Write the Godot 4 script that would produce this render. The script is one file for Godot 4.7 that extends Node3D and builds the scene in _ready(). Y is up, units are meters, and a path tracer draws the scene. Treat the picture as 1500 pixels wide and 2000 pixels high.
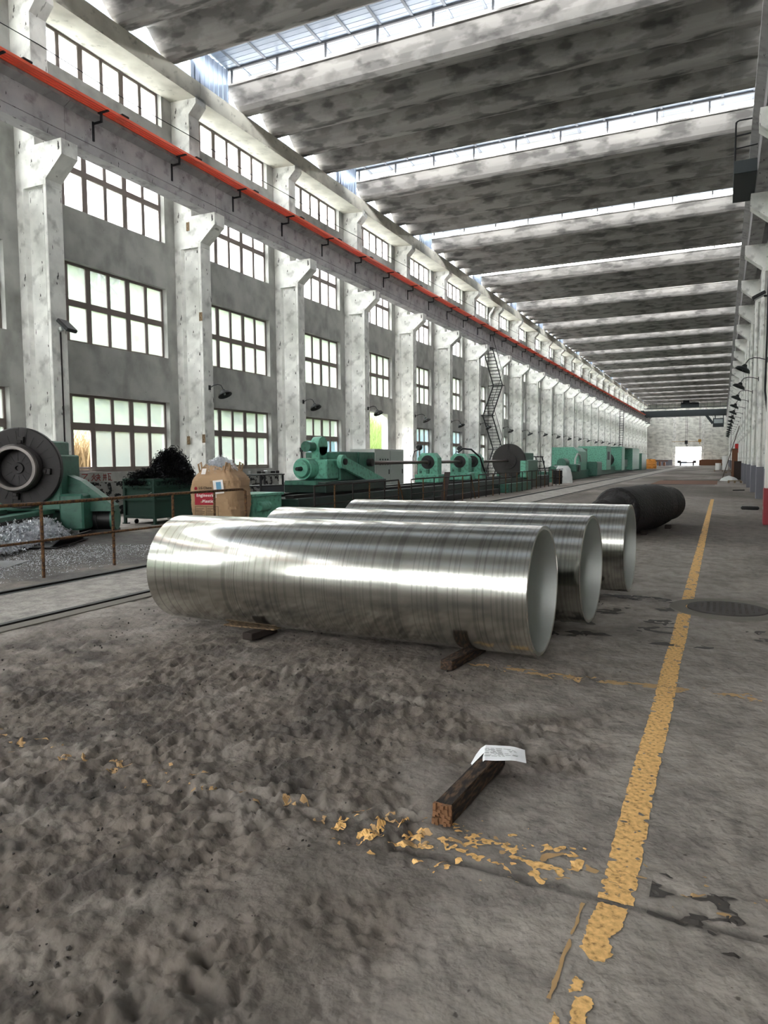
extends Node3D
# A long concrete workshop hall: z runs down the hall (negative is away), x across it, units are metres.

# ------------------------------------------------------------------ mesh builder
class MB:
	var v := PackedVector3Array()
	var n := PackedVector3Array()
	var uv := PackedVector2Array()
	var c := PackedColorArray()
	var i := PackedInt32Array()

	func quad(a: Vector3, b: Vector3, d: Vector3, e: Vector3) -> void:      # corners run anticlockwise seen from outside
		var nn := (b - a).cross(d - a)
		if nn.length_squared() < 1e-14:
			nn = (d - a).cross(e - a)
		nn = nn.normalized()
		var o := v.size()
		for p in [a, b, d, e]:
			v.append(p); n.append(nn)
		for k in [0, 2, 1, 0, 3, 2]:
			i.append(o + k)

	func quadn(a: Vector3, b: Vector3, d: Vector3, e: Vector3, na: Vector3, nb: Vector3, nd: Vector3, ne: Vector3) -> void:
		var o := v.size()
		for p in [a, b, d, e]: v.append(p)
		for p in [na, nb, nd, ne]: n.append(p)
		for k in [0, 2, 1, 0, 3, 2]: i.append(o + k)

	func tri(a: Vector3, b: Vector3, d: Vector3) -> void:
		var nn := (b - a).cross(d - a).normalized()
		var o := v.size()
		for p in [a, b, d]:
			v.append(p); n.append(nn)
		for k in [0, 2, 1]: i.append(o + k)

	func box(at: Vector3, s: Vector3, ch := 0.0, r := Basis()) -> MB:
		var h := s / 2.0
		if ch <= 0.0:
			var p := []
			for q in [Vector3(-1, -1, -1), Vector3(1, -1, -1), Vector3(1, 1, -1), Vector3(-1, 1, -1), Vector3(-1, -1, 1), Vector3(1, -1, 1), Vector3(1, 1, 1), Vector3(-1, 1, 1)]:
				p.append(at + r * (q * h))
			quad(p[4], p[5], p[6], p[7]); quad(p[1], p[0], p[3], p[2]); quad(p[5], p[1], p[2], p[6])
			quad(p[0], p[4], p[7], p[3]); quad(p[7], p[6], p[2], p[3]); quad(p[0], p[1], p[5], p[4])
			return self
		ch = minf(ch, minf(h.x, minf(h.y, h.z)) * 0.9)
		var pt := func(sx, sy, sz, ax):
			var w := Vector3(sx * (h.x - (0.0 if ax == 0 else ch)), sy * (h.y - (0.0 if ax == 1 else ch)), sz * (h.z - (0.0 if ax == 2 else ch)))
			return at + r * w
		var fix := func(list: Array, out: Vector3):
			var nn: Vector3 = (list[1] - list[0]).cross(list[2] - list[0])
			if nn.dot(out) < 0: list.reverse()
			if list.size() == 4: quad(list[0], list[1], list[2], list[3])
			else: tri(list[0], list[1], list[2])
		for sg in [-1, 1]:
			fix.call([pt.call(sg, -1, -1, 0), pt.call(sg, 1, -1, 0), pt.call(sg, 1, 1, 0), pt.call(sg, -1, 1, 0)], r * Vector3(sg, 0, 0))
			fix.call([pt.call(-1, sg, -1, 1), pt.call(1, sg, -1, 1), pt.call(1, sg, 1, 1), pt.call(-1, sg, 1, 1)], r * Vector3(0, sg, 0))
			fix.call([pt.call(-1, -1, sg, 2), pt.call(1, -1, sg, 2), pt.call(1, 1, sg, 2), pt.call(-1, 1, sg, 2)], r * Vector3(0, 0, sg))
			for tg in [-1, 1]:
				fix.call([pt.call(sg, tg, -1, 0), pt.call(sg, tg, 1, 0), pt.call(sg, tg, 1, 1), pt.call(sg, tg, -1, 1)], r * Vector3(sg, tg, 0))
				fix.call([pt.call(sg, -1, tg, 0), pt.call(sg, 1, tg, 0), pt.call(sg, 1, tg, 2), pt.call(sg, -1, tg, 2)], r * Vector3(sg, 0, tg))
				fix.call([pt.call(-1, sg, tg, 1), pt.call(1, sg, tg, 1), pt.call(1, sg, tg, 2), pt.call(-1, sg, tg, 2)], r * Vector3(0, sg, tg))
				for ug in [-1, 1]:
					fix.call([pt.call(sg, tg, ug, 0), pt.call(sg, tg, ug, 1), pt.call(sg, tg, ug, 2)], r * Vector3(sg, tg, ug))
		return self

	func b6(x0: float, x1: float, y0: float, y1: float, z0: float, z1: float, ch := 0.0) -> MB:
		return box(Vector3((x0 + x1) / 2, (y0 + y1) / 2, (z0 + z1) / 2), Vector3(absf(x1 - x0), absf(y1 - y0), absf(z1 - z0)), ch)

	func cyl(a: Vector3, b: Vector3, r0: float, r1 := -1.0, seg := 16, caps := true) -> MB:
		if r1 < 0: r1 = r0
		var ax := (b - a).normalized()
		var u := ax.cross(Vector3.UP if absf(ax.y) < 0.9 else Vector3.RIGHT).normalized()
		var w := ax.cross(u)
		for k in seg:
			var t0 := TAU * k / seg
			var t1 := TAU * (k + 1) / seg
			var d0 := u * cos(t0) + w * sin(t0)
			var d1 := u * cos(t1) + w * sin(t1)
			quadn(a + d0 * r0, a + d1 * r0, b + d1 * r1, b + d0 * r1, d0, d1, d1, d0)
			if caps:
				if r0 > 0: tri(a, a + d1 * r0, a + d0 * r0)
				if r1 > 0: tri(b, b + d0 * r1, b + d1 * r1)
		return self

	func bar(a: Vector3, b: Vector3, wd: float, ht := -1.0) -> MB:            # a square bar from a to b
		if ht < 0: ht = wd
		var ax := (b - a).normalized()
		var u := ax.cross(Vector3.UP if absf(ax.y) < 0.95 else Vector3.RIGHT).normalized()
		var w := u.cross(ax)
		return box((a + b) / 2, Vector3(wd, ht, a.distance_to(b)), 0.0, Basis(u, w, -ax))

	func tube(pts: Array, r: float, seg := 8, caps := true) -> MB:
		var m := pts.size()
		var ring := []
		var dirs := []
		var up := Vector3.UP
		for k in m:
			var d: Vector3 = (pts[mini(k + 1, m - 1)] - pts[maxi(k - 1, 0)]).normalized()
			if k == 0 and absf(d.y) > 0.95: up = Vector3.RIGHT
			var u := d.cross(up)
			if u.length() < 0.05: u = d.cross(Vector3.FORWARD)
			u = u.normalized()
			var w := d.cross(u).normalized()
			up = -w
			var pr := []
			var dr := []
			for s in seg:
				var t := TAU * s / seg
				dr.append(u * cos(t) + w * sin(t))
				pr.append(pts[k] + dr[s] * r)
			ring.append(pr); dirs.append(dr)
		for k in m - 1:
			for s in seg:
				var s2 := (s + 1) % seg
				quadn(ring[k][s], ring[k][s2], ring[k + 1][s2], ring[k + 1][s], dirs[k][s], dirs[k][s2], dirs[k + 1][s2], dirs[k + 1][s])
		if caps:
			for s in seg:
				var s2 := (s + 1) % seg
				tri(pts[0], ring[0][s2], ring[0][s]); tri(pts[m - 1], ring[m - 1][s], ring[m - 1][s2])
		return self

	func lathe(t: Transform3D, prof: Array, seg := 32) -> MB:                # prof: Vector2(radius, along the y axis), outline runs upwards on the outside
		for k in prof.size() - 1:
			var p: Vector2 = prof[k]
			var q: Vector2 = prof[k + 1]
			var d := q - p
			if d.length() < 1e-6: continue
			var nr := Vector2(d.y, -d.x).normalized()
			for s in seg:
				var t0 := TAU * s / seg
				var t1 := TAU * (s + 1) / seg
				var e0 := Vector3(cos(t0), 0, -sin(t0))
				var e1 := Vector3(cos(t1), 0, -sin(t1))
				var n0 := t.basis * (e0 * nr.x + Vector3.UP * nr.y)
				var n1 := t.basis * (e1 * nr.x + Vector3.UP * nr.y)
				quadn(t * (e0 * p.x + Vector3.UP * p.y), t * (e1 * p.x + Vector3.UP * p.y), t * (e1 * q.x + Vector3.UP * q.y), t * (e0 * q.x + Vector3.UP * q.y), n0, n1, n1, n0)
		return self

	func prism(t: Transform3D, poly: PackedVector2Array, d0: float, d1: float) -> MB:   # outline in local x and y, drawn out along local z
		if Geometry2D.is_polygon_clockwise(poly): poly.reverse()
		var m := poly.size()
		for k in m:
			var a := poly[k]
			var b := poly[(k + 1) % m]
			quad(t * Vector3(a.x, a.y, d1), t * Vector3(a.x, a.y, d0), t * Vector3(b.x, b.y, d0), t * Vector3(b.x, b.y, d1))
			var o := v.size() - 4                                                # outward for an anticlockwise outline
			var nn := (t.basis * Vector3(b.y - a.y, a.x - b.x, 0)).normalized()
			if n[o].dot(nn) < 0:
				for q in 4: n[o + q] = nn
				var e := i.size() - 6
				for q in [[1, 2], [4, 5]]:
					var sw := i[e + q[0]]; i[e + q[0]] = i[e + q[1]]; i[e + q[1]] = sw
		var tr := Geometry2D.triangulate_polygon(poly)
		for k in range(0, tr.size(), 3):
			var a := poly[tr[k]]
			var b := poly[tr[k + 1]]
			var d := poly[tr[k + 2]]
			if (b - a).cross(d - a) < 0:
				var sw := b; b = d; d = sw
			tri(t * Vector3(a.x, a.y, d1), t * Vector3(b.x, b.y, d1), t * Vector3(d.x, d.y, d1))
			tri(t * Vector3(a.x, a.y, d0), t * Vector3(d.x, d.y, d0), t * Vector3(b.x, b.y, d0))
		return self

	func mesh() -> ArrayMesh:
		var a := []
		a.resize(Mesh.ARRAY_MAX)
		a[Mesh.ARRAY_VERTEX] = v
		a[Mesh.ARRAY_NORMAL] = n
		if uv.size() == v.size() and uv.size(): a[Mesh.ARRAY_TEX_UV] = uv
		if c.size() == v.size() and c.size(): a[Mesh.ARRAY_COLOR] = c
		a[Mesh.ARRAY_INDEX] = i
		var m := ArrayMesh.new()
		m.add_surface_from_arrays(Mesh.PRIMITIVE_TRIANGLES, a)
		return m

# ------------------------------------------------------------------ scene helpers
var taken := {}
var M := {}
var rng := RandomNumberGenerator.new()
var nz := FastNoiseLite.new()
var nz2 := FastNoiseLite.new()

const X_LEFT := -16.68      # inner face of the windowed wall
const X_RIGHT := 2.28
const X_MID := -7.2
const BAY := 5.95
const Z0 := -13.25          # near face of column 0
const K_NEAR := -4
const K_FAR := 27
const Z_END := -178.0
const Z_BACK := 14.0

func zk(k: int) -> float:
	return Z0 - BAY * k

func mir(x: float) -> float:
	return 2.0 * X_MID - x

func uniq(called: String) -> String:
	if not taken.has(called):
		taken[called] = 0
		return called
	taken[called] += 1
	return "%s_%03d" % [called, taken[called]]

func tag(o: Node, label := "", category := "", group := "", kind := "") -> Node:
	if label: o.set_meta("label", label)
	if category: o.set_meta("category", category)
	if group: o.set_meta("group", group)
	if kind: o.set_meta("kind", kind)
	return o

func base(called: String, at := Vector3.ZERO, turn := 0.0) -> Node3D:
	var o := Node3D.new()
	o.name = uniq(called)
	o.position = at
	o.rotation.y = turn
	add_child(o)
	return o

func thing(called: String, label: String, category: String, at := Vector3.ZERO, turn := 0.0, group := "") -> Node3D:
	var o := base(called, at, turn)
	tag(o, label, category, group)
	return o

func part(parent: Node, called: String, what, m: Material, kind := "") -> MeshInstance3D:
	var o := MeshInstance3D.new()
	o.name = called
	o.mesh = what.mesh() if what is MB else what
	o.material_override = null
	for s in o.mesh.get_surface_count(): o.set_surface_override_material(s, m)
	parent.add_child(o, true)
	if kind: o.set_meta("kind", kind)
	return o

func solo(called: String, what, m: Material, label: String, category: String, group := "", at := Vector3.ZERO) -> MeshInstance3D:
	var o := part(self, uniq(called), what, m)
	o.position = at
	tag(o, label, category, group)
	return o

func struct(called: String, what, m: Material, label := "") -> MeshInstance3D:
	var o := part(self, uniq(called), what, m)
	tag(o, label, "", "", "structure")
	return o

func copy(o: Node3D, label := "") -> Node3D:
	var r: Node3D = o.duplicate()
	r.name = uniq(String(o.name).trim_suffix("_000"))
	add_child(r)
	if label: r.set_meta("label", label)
	return r

func ntex(sd: int, freq: float, octaves: int, cols: Array, offs: Array, size := 512, type := FastNoiseLite.TYPE_SIMPLEX, fract := FastNoiseLite.FRACTAL_FBM) -> NoiseTexture2D:
	var f := FastNoiseLite.new()
	f.seed = sd
	f.frequency = freq
	f.noise_type = type
	f.fractal_type = fract
	f.fractal_octaves = octaves
	var t := NoiseTexture2D.new()
	t.width = size; t.height = size
	t.seamless = true
	t.noise = f
	if cols.size():
		var g := Gradient.new()
		g.offsets = PackedFloat32Array(offs)
		g.colors = PackedColorArray(cols)
		t.color_ramp = g
	return t

func noise_image(sd: int, freq: float, octaves: int, w: int, h: int, cols: Array, offs: Array, gain := 0.5, fract := FastNoiseLite.FRACTAL_FBM) -> Image:   # seamless noise coloured by a ramp
	var f := FastNoiseLite.new()
	f.seed = sd
	f.frequency = freq
	f.noise_type = FastNoiseLite.TYPE_SIMPLEX
	f.fractal_octaves = octaves
	f.fractal_gain = gain
	f.fractal_type = fract
	var src := f.get_seamless_image(w, h)
	src.convert(Image.FORMAT_L8)
	var g := Gradient.new()
	g.offsets = PackedFloat32Array(offs)
	g.colors = PackedColorArray(cols)
	var lut := PackedInt32Array()
	for q in 256:
		lut.append(g.sample(q / 255.0).to_abgr32())
	var raw := src.get_data()
	var out := PackedInt32Array()
	out.resize(raw.size())
	for q in raw.size(): out[q] = lut[raw[q]]
	return Image.create_from_data(w, h, false, Image.FORMAT_RGBA8, out.to_byte_array())

func layered(size: int, layers: Array) -> ImageTexture:                   # every layer is stretched to the tile and blended over those before
	var im: Image = layers[0]
	im.resize(size, size, Image.INTERPOLATE_CUBIC)
	for k in range(1, layers.size()):
		var l: Image = layers[k]
		if l.get_width() != size or l.get_height() != size: l.resize(size, size, Image.INTERPOLATE_CUBIC)
		im.blend_rect(l, Rect2i(0, 0, size, size), Vector2i.ZERO)
	return ImageTexture.create_from_image(im)

func ink(c: Color, offs: Array, a1 := 0.9) -> Array:                        # a ramp that is clear up to offs[0], then turns to the colour
	return [[Color(c.r, c.g, c.b, 0), Color(c.r, c.g, c.b, 0), Color(c.r, c.g, c.b, a1), Color(c.r * 0.8, c.g * 0.8, c.b * 0.8, a1)], [0.0, offs[0], offs[1], 1.0]]

func grey(a: float, al := 1.0) -> Color:
	return Color(a, a, a, al)

func mat(called: String, col: Color, rough := 0.8, metal := 0.0, spec := 0.5) -> StandardMaterial3D:
	var m := StandardMaterial3D.new()
	m.resource_name = called
	m.albedo_color = col
	m.roughness = rough
	m.metallic = metal
	m.metallic_specular = spec
	M[called] = m
	return m

func tri_map(m: StandardMaterial3D, t: Texture2D, sc: Vector3, bump: Texture2D = null, bs := 0.5) -> StandardMaterial3D:
	m.albedo_texture = t
	m.uv1_triplanar = true
	m.uv1_world_triplanar = true
	m.uv1_scale = sc
	if bump:
		m.heightmap_enabled = true
		m.heightmap_texture = bump
		m.heightmap_scale = bs
	return m

# ------------------------------------------------------------------ camera, sky, exposure
func view_and_sky() -> void:
	var cam := Camera3D.new()
	cam.name = "camera"
	cam.position = Vector3(0, 1.57, 0)
	cam.rotation_degrees = Vector3(-4.0877, 25.2127, -0.42)
	cam.fov = 2.0 * rad_to_deg(atan(1000.0 / 1401.5))
	cam.near = 0.05
	cam.far = 600.0
	add_child(cam)
	cam.make_current()
	var e := Environment.new()
	var s := ProceduralSkyMaterial.new()
	s.sky_top_color = Color(0.97, 0.975, 0.98)
	s.sky_horizon_color = Color(0.98, 0.98, 0.97)
	s.ground_horizon_color = Color(0.55, 0.55, 0.53)
	s.ground_bottom_color = Color(0.35, 0.35, 0.33)
	s.sky_energy_multiplier = 1.0
	var sky := Sky.new()
	sky.sky_material = s
	e.background_mode = Environment.BG_SKY
	e.sky = sky
	e.background_energy_multiplier = 3.0
	e.tonemap_mode = Environment.TONE_MAPPER_LINEAR
	e.tonemap_exposure = 17.5
	e.sdfgi_enabled = true
	e.ssao_enabled = true
	e.ssil_enabled = true
	var w := WorldEnvironment.new()
	w.name = "sky"
	w.environment = e
	add_child(w)

# ------------------------------------------------------------------ materials
func materials() -> void:
	var flat := [grey(0.0), grey(1.0)]
	var blot := func(): return noise_image(3, 0.006, 6, 512, 512, [Color(0.82, 0.82, 0.81), Color(0.89, 0.89, 0.88), Color(0.93, 0.93, 0.92), Color(0.96, 0.96, 0.95)], [0.08, 0.4, 0.6, 0.92])
	var tall := func(sd, freq, offs, a1, c): var k := ink(c, offs, a1); return noise_image(sd, freq, 5, 1024, 320, k[0], k[1])
	var even := func(sd, freq, offs, a1, c, oc): var k := ink(c, offs, a1); return noise_image(sd, freq * 2.0, oc, 512, 512, k[0], k[1])
	var crack := func(sd, freq, offs, a1, c): var k := ink(c, offs, a1); return noise_image(sd, freq, 3, 512, 400, k[0], k[1], 0.6, FastNoiseLite.FRACTAL_RIDGED)
	var soot := Color(0.2, 0.195, 0.19)
	var rough_b := ntex(5, 0.03, 5, flat, [0.0, 1.0], 512)
	# every tile covers about four metres
	var m := mat("wall_plaster", Color(0.74, 0.74, 0.73), 0.92, 0.0, 0.3)
	tri_map(m, layered(1024, [blot.call(), noise_image(21, 0.006, 7, 512, 300, ink(Color(0.38, 0.38, 0.375), [0.45, 1.0], 0.3)[0], [0.0, 0.45, 1.0, 1.001]), crack.call(24, 0.006, [0.965, 0.985], 0.5, soot)]), Vector3(0.24, 0.24, 0.24))
	m = mat("end_plaster", Color(0.95, 0.95, 0.93), 0.92, 0.0, 0.3)
	tri_map(m, layered(512, [blot.call(), noise_image(27, 0.012, 5, 160, 512, ink(soot, [0.55, 1.0], 0.25)[0], [0.0, 0.55, 1.0, 1.001])]), Vector3(0.2, 0.2, 0.2))
	m = mat("column_plaster", Color(0.97, 0.97, 0.96), 0.9, 0.0, 0.3)
	tri_map(m, layered(1024, [blot.call(), tall.call(8, 0.012, [0.87, 0.885], 0.8, soot), crack.call(9, 0.008, [0.95, 0.975], 0.6, soot), even.call(23, 0.004, [0.6, 0.98], 0.4, Color(0.42, 0.42, 0.41), 7)]), Vector3(0.3, 0.3, 0.3))
	m = mat("beam_plaster", Color(0.72, 0.71, 0.72), 0.9, 0.0, 0.3)
	tri_map(m, layered(1024, [blot.call(), tall.call(28, 0.016, [0.875, 0.89], 0.85, soot), even.call(29, 0.005, [0.6, 0.95], 0.4, Color(0.38, 0.37, 0.37), 7)]), Vector3(0.28, 0.28, 0.28))
	m = mat("eave_plaster", Color(0.87, 0.86, 0.82), 0.9, 0.0, 0.3)
	tri_map(m, layered(512, [blot.call(), even.call(33, 0.006, [0.7, 0.95], 0.4, Color(0.35, 0.35, 0.34), 7)]), Vector3(0.25, 0.25, 0.25))
	var boards := func(): return noise_image(4, 0.006, 5, 128, 1024, [Color(0.82, 0.82, 0.82), Color(0.89, 0.885, 0.88), Color(0.94, 0.94, 0.93)], [0.08, 0.5, 0.92])
	m = mat("roof_concrete", Color(0.67, 0.66, 0.65), 0.9, 0.0, 0.3)
	tri_map(m, layered(1024, [boards.call(), even.call(34, 0.004, [0.52, 0.72], 0.5, Color(0.30, 0.30, 0.30), 7)]), Vector3(0.12, 0.3, 0.4))
	m = mat("dado_grey", Color(0.42, 0.42, 0.45), 0.75)
	m = mat("dado_peeling", Color(0.62, 0.62, 0.61), 0.9)
	tri_map(m, layered(512, [blot.call(), even.call(41, 0.008, [0.52, 0.58], 0.9, Color(0.11, 0.11, 0.11), 6)]), Vector3(0.35, 0.45, 0.35))
	# floor: fine grit and pits over the mesh's own clods and colours
	m = mat("floor", Color(0.96, 0.96, 0.96), 0.85, 0.0, 0.35)
	m.vertex_color_use_as_albedo = true
	tri_map(m, layered(1024, [noise_image(51, 0.006, 8, 1024, 1024, [grey(0.80), grey(0.90), grey(0.95), grey(1.0)], [0.08, 0.4, 0.6, 0.92], 0.6), even.call(53, 0.012, [0.9, 0.93], 0.5, Color(0.3, 0.28, 0.26), 5)]), Vector3(0.55, 0.55, 0.55), ntex(52, 0.018, 7, flat, [0.0, 1.0], 1024), 0.8)
	m = mat("yellow_paint", Color(0.95, 0.77, 0.50), 0.8)
	tri_map(m, ntex(55, 0.03, 5, [Color(0.6, 0.55, 0.5), Color(0.9, 0.88, 0.85), Color(1, 1, 1)], [0.1, 0.35, 0.8], 512), Vector3(1.6, 1.6, 1.6), rough_b, 0.15)
	mat("yellow_worn", Color(0.70, 0.57, 0.40), 0.9)
	mat("pale_scrape", Color(0.46, 0.44, 0.41), 0.95)
	mat("dark_stain", Color(0.24, 0.22, 0.205), 0.7)
	# panes: grimy glass, part clear, part scattering
	m = mat("hazy_glass", Color(0.55, 0.60, 0.58, 0.6), 0.7, 0.0, 0.4)
	m.transparency = BaseMaterial3D.TRANSPARENCY_ALPHA
	m.backlight_enabled = true
	m.backlight = Color(0.41, 0.43, 0.42)
	m = mat("white_glass", Color(0.86, 0.89, 0.89, 0.7), 0.7, 0.0, 0.4)
	m.transparency = BaseMaterial3D.TRANSPARENCY_ALPHA
	m.backlight_enabled = true
	m.backlight = Color(1, 1, 1)
	m = mat("blue_glass", Color(0.45, 0.58, 0.64, 0.6), 0.7, 0.0, 0.4)
	m.transparency = BaseMaterial3D.TRANSPARENCY_ALPHA
	m.backlight_enabled = true
	m.backlight = Color(0.30, 0.37, 0.41)
	mat("window_frame", Color(0.47, 0.43, 0.41), 0.7)
	mat("orange_bar", Color(0.97, 0.43, 0.32), 0.5)
	mat("black_steel", Color(0.10, 0.10, 0.11), 0.6, 0.2)
	mat("rail_steel", Color(0.10, 0.095, 0.09), 0.55, 0.3)
	mat("dark_grey_paint", Color(0.22, 0.23, 0.25), 0.6)
	mat("purlin_grey", Color(0.45, 0.48, 0.52), 0.5, 0.3)
	mat("sheet_blue_grey", Color(0.60, 0.65, 0.72), 0.45, 0.3)
	mat("insulation_white", Color(0.88, 0.85, 0.80), 0.9)
	m = mat("machine_green", Color(0.22, 0.41, 0.345), 0.45)
	tri_map(m, ntex(61, 0.01, 5, [grey(0.75), grey(0.95), grey(1.0)], [0.12, 0.34, 0.7], 512), Vector3(0.9, 0.9, 0.9))
	m = mat("machine_mint", Color(0.40, 0.66, 0.565), 0.45)
	tri_map(m, ntex(62, 0.01, 5, [grey(0.75), grey(0.95), grey(1.0)], [0.12, 0.34, 0.7], 512), Vector3(0.9, 0.9, 0.9))
	m = mat("oily_green", Color(0.11, 0.19, 0.165), 0.4)
	tri_map(m, M.machine_mint.albedo_texture, Vector3(0.5, 0.9, 0.5))
	mat("bin_green", Color(0.10, 0.22, 0.18), 0.6)
	m = mat("cast_iron", Color(0.16, 0.15, 0.15), 0.5, 0.5)
	mat("oily_black", Color(0.05, 0.05, 0.05), 0.45)
	mat("bright_steel", Color(0.66, 0.66, 0.66), 0.3, 0.9)
	mat("worn_steel", Color(0.42, 0.40, 0.39), 0.35, 0.8)
	mat("bar_steel", Color(0.35, 0.30, 0.27), 0.35, 0.8)
	mat("cabinet_grey", Color(0.66, 0.68, 0.66), 0.5)
	m = mat("rail_rust", Color(0.42, 0.30, 0.17), 0.8)
	tri_map(m, ntex(71, 0.03, 4, [Color(0.35, 0.25, 0.2), Color(0.9, 0.85, 0.8), Color(1, 1, 0.95)], [0.2, 0.5, 0.8], 256), Vector3(2, 2, 2))
	mat("rail_dark", Color(0.13, 0.10, 0.09), 0.8)
	mat("swarf_dark", Color(0.10, 0.10, 0.11), 0.4, 0.7)
	mat("swarf_silver", Color(0.90, 0.91, 0.93), 0.3, 0.7)
	m = mat("bag_cloth", Color(0.66, 0.54, 0.41), 0.75)
	mat("bag_red", Color(0.62, 0.09, 0.17), 0.7)
	mat("print_black", Color(0.08, 0.08, 0.08), 0.8)
	mat("print_white", Color(0.92, 0.90, 0.88), 0.8)
	mat("print_blue", Color(0.40, 0.60, 0.72), 0.7)
	mat("wall_red", Color(0.50, 0.16, 0.15), 0.9)
	m = mat("old_wood", Color(0.36, 0.27, 0.20), 0.85)
	tri_map(m, ntex(81, 0.02, 5, [grey(0.25), grey(0.6), grey(1.0)], [0.2, 0.5, 0.8], 512), Vector3(3, 3, 0.8))
	m = mat("dark_wood", Color(0.15, 0.11, 0.09), 0.85)
	m = mat("pale_wood", Color(0.60, 0.50, 0.38), 0.9)
	tri_map(m, ntex(82, 0.03, 5, [grey(0.35), grey(0.8), grey(1.0)], [0.25, 0.5, 0.75], 512), Vector3(1, 3, 3))
	mat("split_wood", Color(0.48, 0.34, 0.23), 0.9)
	mat("paper", Color(0.97, 0.975, 0.985), 0.9)
	m = mat("forging", Color(0.15, 0.14, 0.14), 0.6, 0.2)
	tri_map(m, ntex(91, 0.012, 5, [Color(0.5, 0.5, 0.52), Color(0.9, 0.9, 0.95), Color(0.95, 0.93, 0.92), Color(1.0, 0.62, 0.48)], [0.1, 0.4, 0.75, 0.95], 512), Vector3(0.8, 0.8, 0.8), rough_b, 2.0)
	mat("white_roll", Color(0.86, 0.86, 0.85), 0.6)
	mat("gold_wrap", Color(0.80, 0.52, 0.18), 0.5)
	mat("rust_brown", Color(0.42, 0.27, 0.18), 0.85)
	mat("box_red", Color(0.52, 0.08, 0.14), 0.5)
	mat("flag_red", Color(0.70, 0.12, 0.10), 0.8)
	mat("lamp_shade", Color(0.13, 0.14, 0.14), 0.45, 0.2)
	mat("lamp_glass", Color(0.55, 0.58, 0.58), 0.3)
	mat("outside_concrete", Color(0.5, 0.5, 0.48), 0.9)
	m = mat("hill_green", Color(0.27, 0.30, 0.20), 0.95)
	tri_map(m, ntex(95, 0.02, 6, [Color(0.35, 0.5, 0.35), Color(0.75, 0.85, 0.7), Color(1, 1, 0.9)], [0.25, 0.5, 0.75], 512), Vector3(0.15, 0.15, 0.15))
	m = mat("grass_green", Color(0.24, 0.30, 0.13), 0.8)
	m.backlight_enabled = true
	m.backlight = Color(0.25, 0.3, 0.12)
	m = mat("grass_straw", Color(0.38, 0.31, 0.20), 0.85)
	m.backlight_enabled = true
	m.backlight = Color(0.25, 0.2, 0.13)
	mat("bark", Color(0.30, 0.27, 0.25), 0.9)
	mat("tower_grey", Color(0.38, 0.39, 0.40), 0.8)
	mat("crane_dark", Color(0.10, 0.14, 0.15), 0.6)
	mat("crane_yellow", Color(0.65, 0.48, 0.15), 0.6)
	mat("white_sack", Color(0.82, 0.83, 0.82), 0.75)
	# turned tube: lathe marks run round it, so reflections smear along its axis
	m = mat("turned_metal", Color(0.84, 0.84, 0.81), 0.17, 1.0)
	m.anisotropy_enabled = true
	m.anisotropy = -0.85
	var im := Image.create(1024, 16, false, Image.FORMAT_RGB8)
	var ra := Image.create(1024, 16, false, Image.FORMAT_RGB8)
	var q := RandomNumberGenerator.new()
	q.seed = 5
	var dark := 0.0
	var run := 0
	var busy := 0.5
	for x in 1024:
		if run <= 0:
			run = q.randi_range(2, 5)
			if q.randf() < 0.03: busy = q.randf_range(0.15, 0.9)
			dark = q.randf_range(0.02, 0.15) if q.randf() < busy * 0.6 else 0.0
		run -= 1
		var a := 0.97 - dark
		var b := 0.9 + dark * 0.9
		for y in 16:
			im.set_pixel(x, y, grey(clampf(a, 0, 1)))
			ra.set_pixel(x, y, grey(clampf(b, 0, 1)))
	m.albedo_texture = ImageTexture.create_from_image(im)
	m.roughness_texture = ImageTexture.create_from_image(ra)
	m.roughness_texture_channel = BaseMaterial3D.TEXTURE_CHANNEL_RED
	mat("bored_metal", Color(0.86, 0.87, 0.86), 0.6, 1.0)
	mat("cut_metal", Color(0.78, 0.78, 0.75), 0.35, 1.0)

# ------------------------------------------------------------------ floor
func dirtiness(x: float, z: float) -> float:                       # 1 where loose dirt lies, 0 on swept concrete
	var a := smoothstep(-6.1, -5.6, x + 0.35 * nz.get_noise_2d(x * 1.3, z * 1.3))
	var b := 1.0 - smoothstep(-1.6, -0.7, x + 0.9 * nz.get_noise_2d(x * 0.9 + 40.0, z * 0.9) + 0.12 * (z + 3.0))
	var d := 1.0 - smoothstep(4.2, 6.4, -z + 1.0 * nz.get_noise_2d(x * 0.7, z * 0.7 + 70.0))
	return a * b * d

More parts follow.
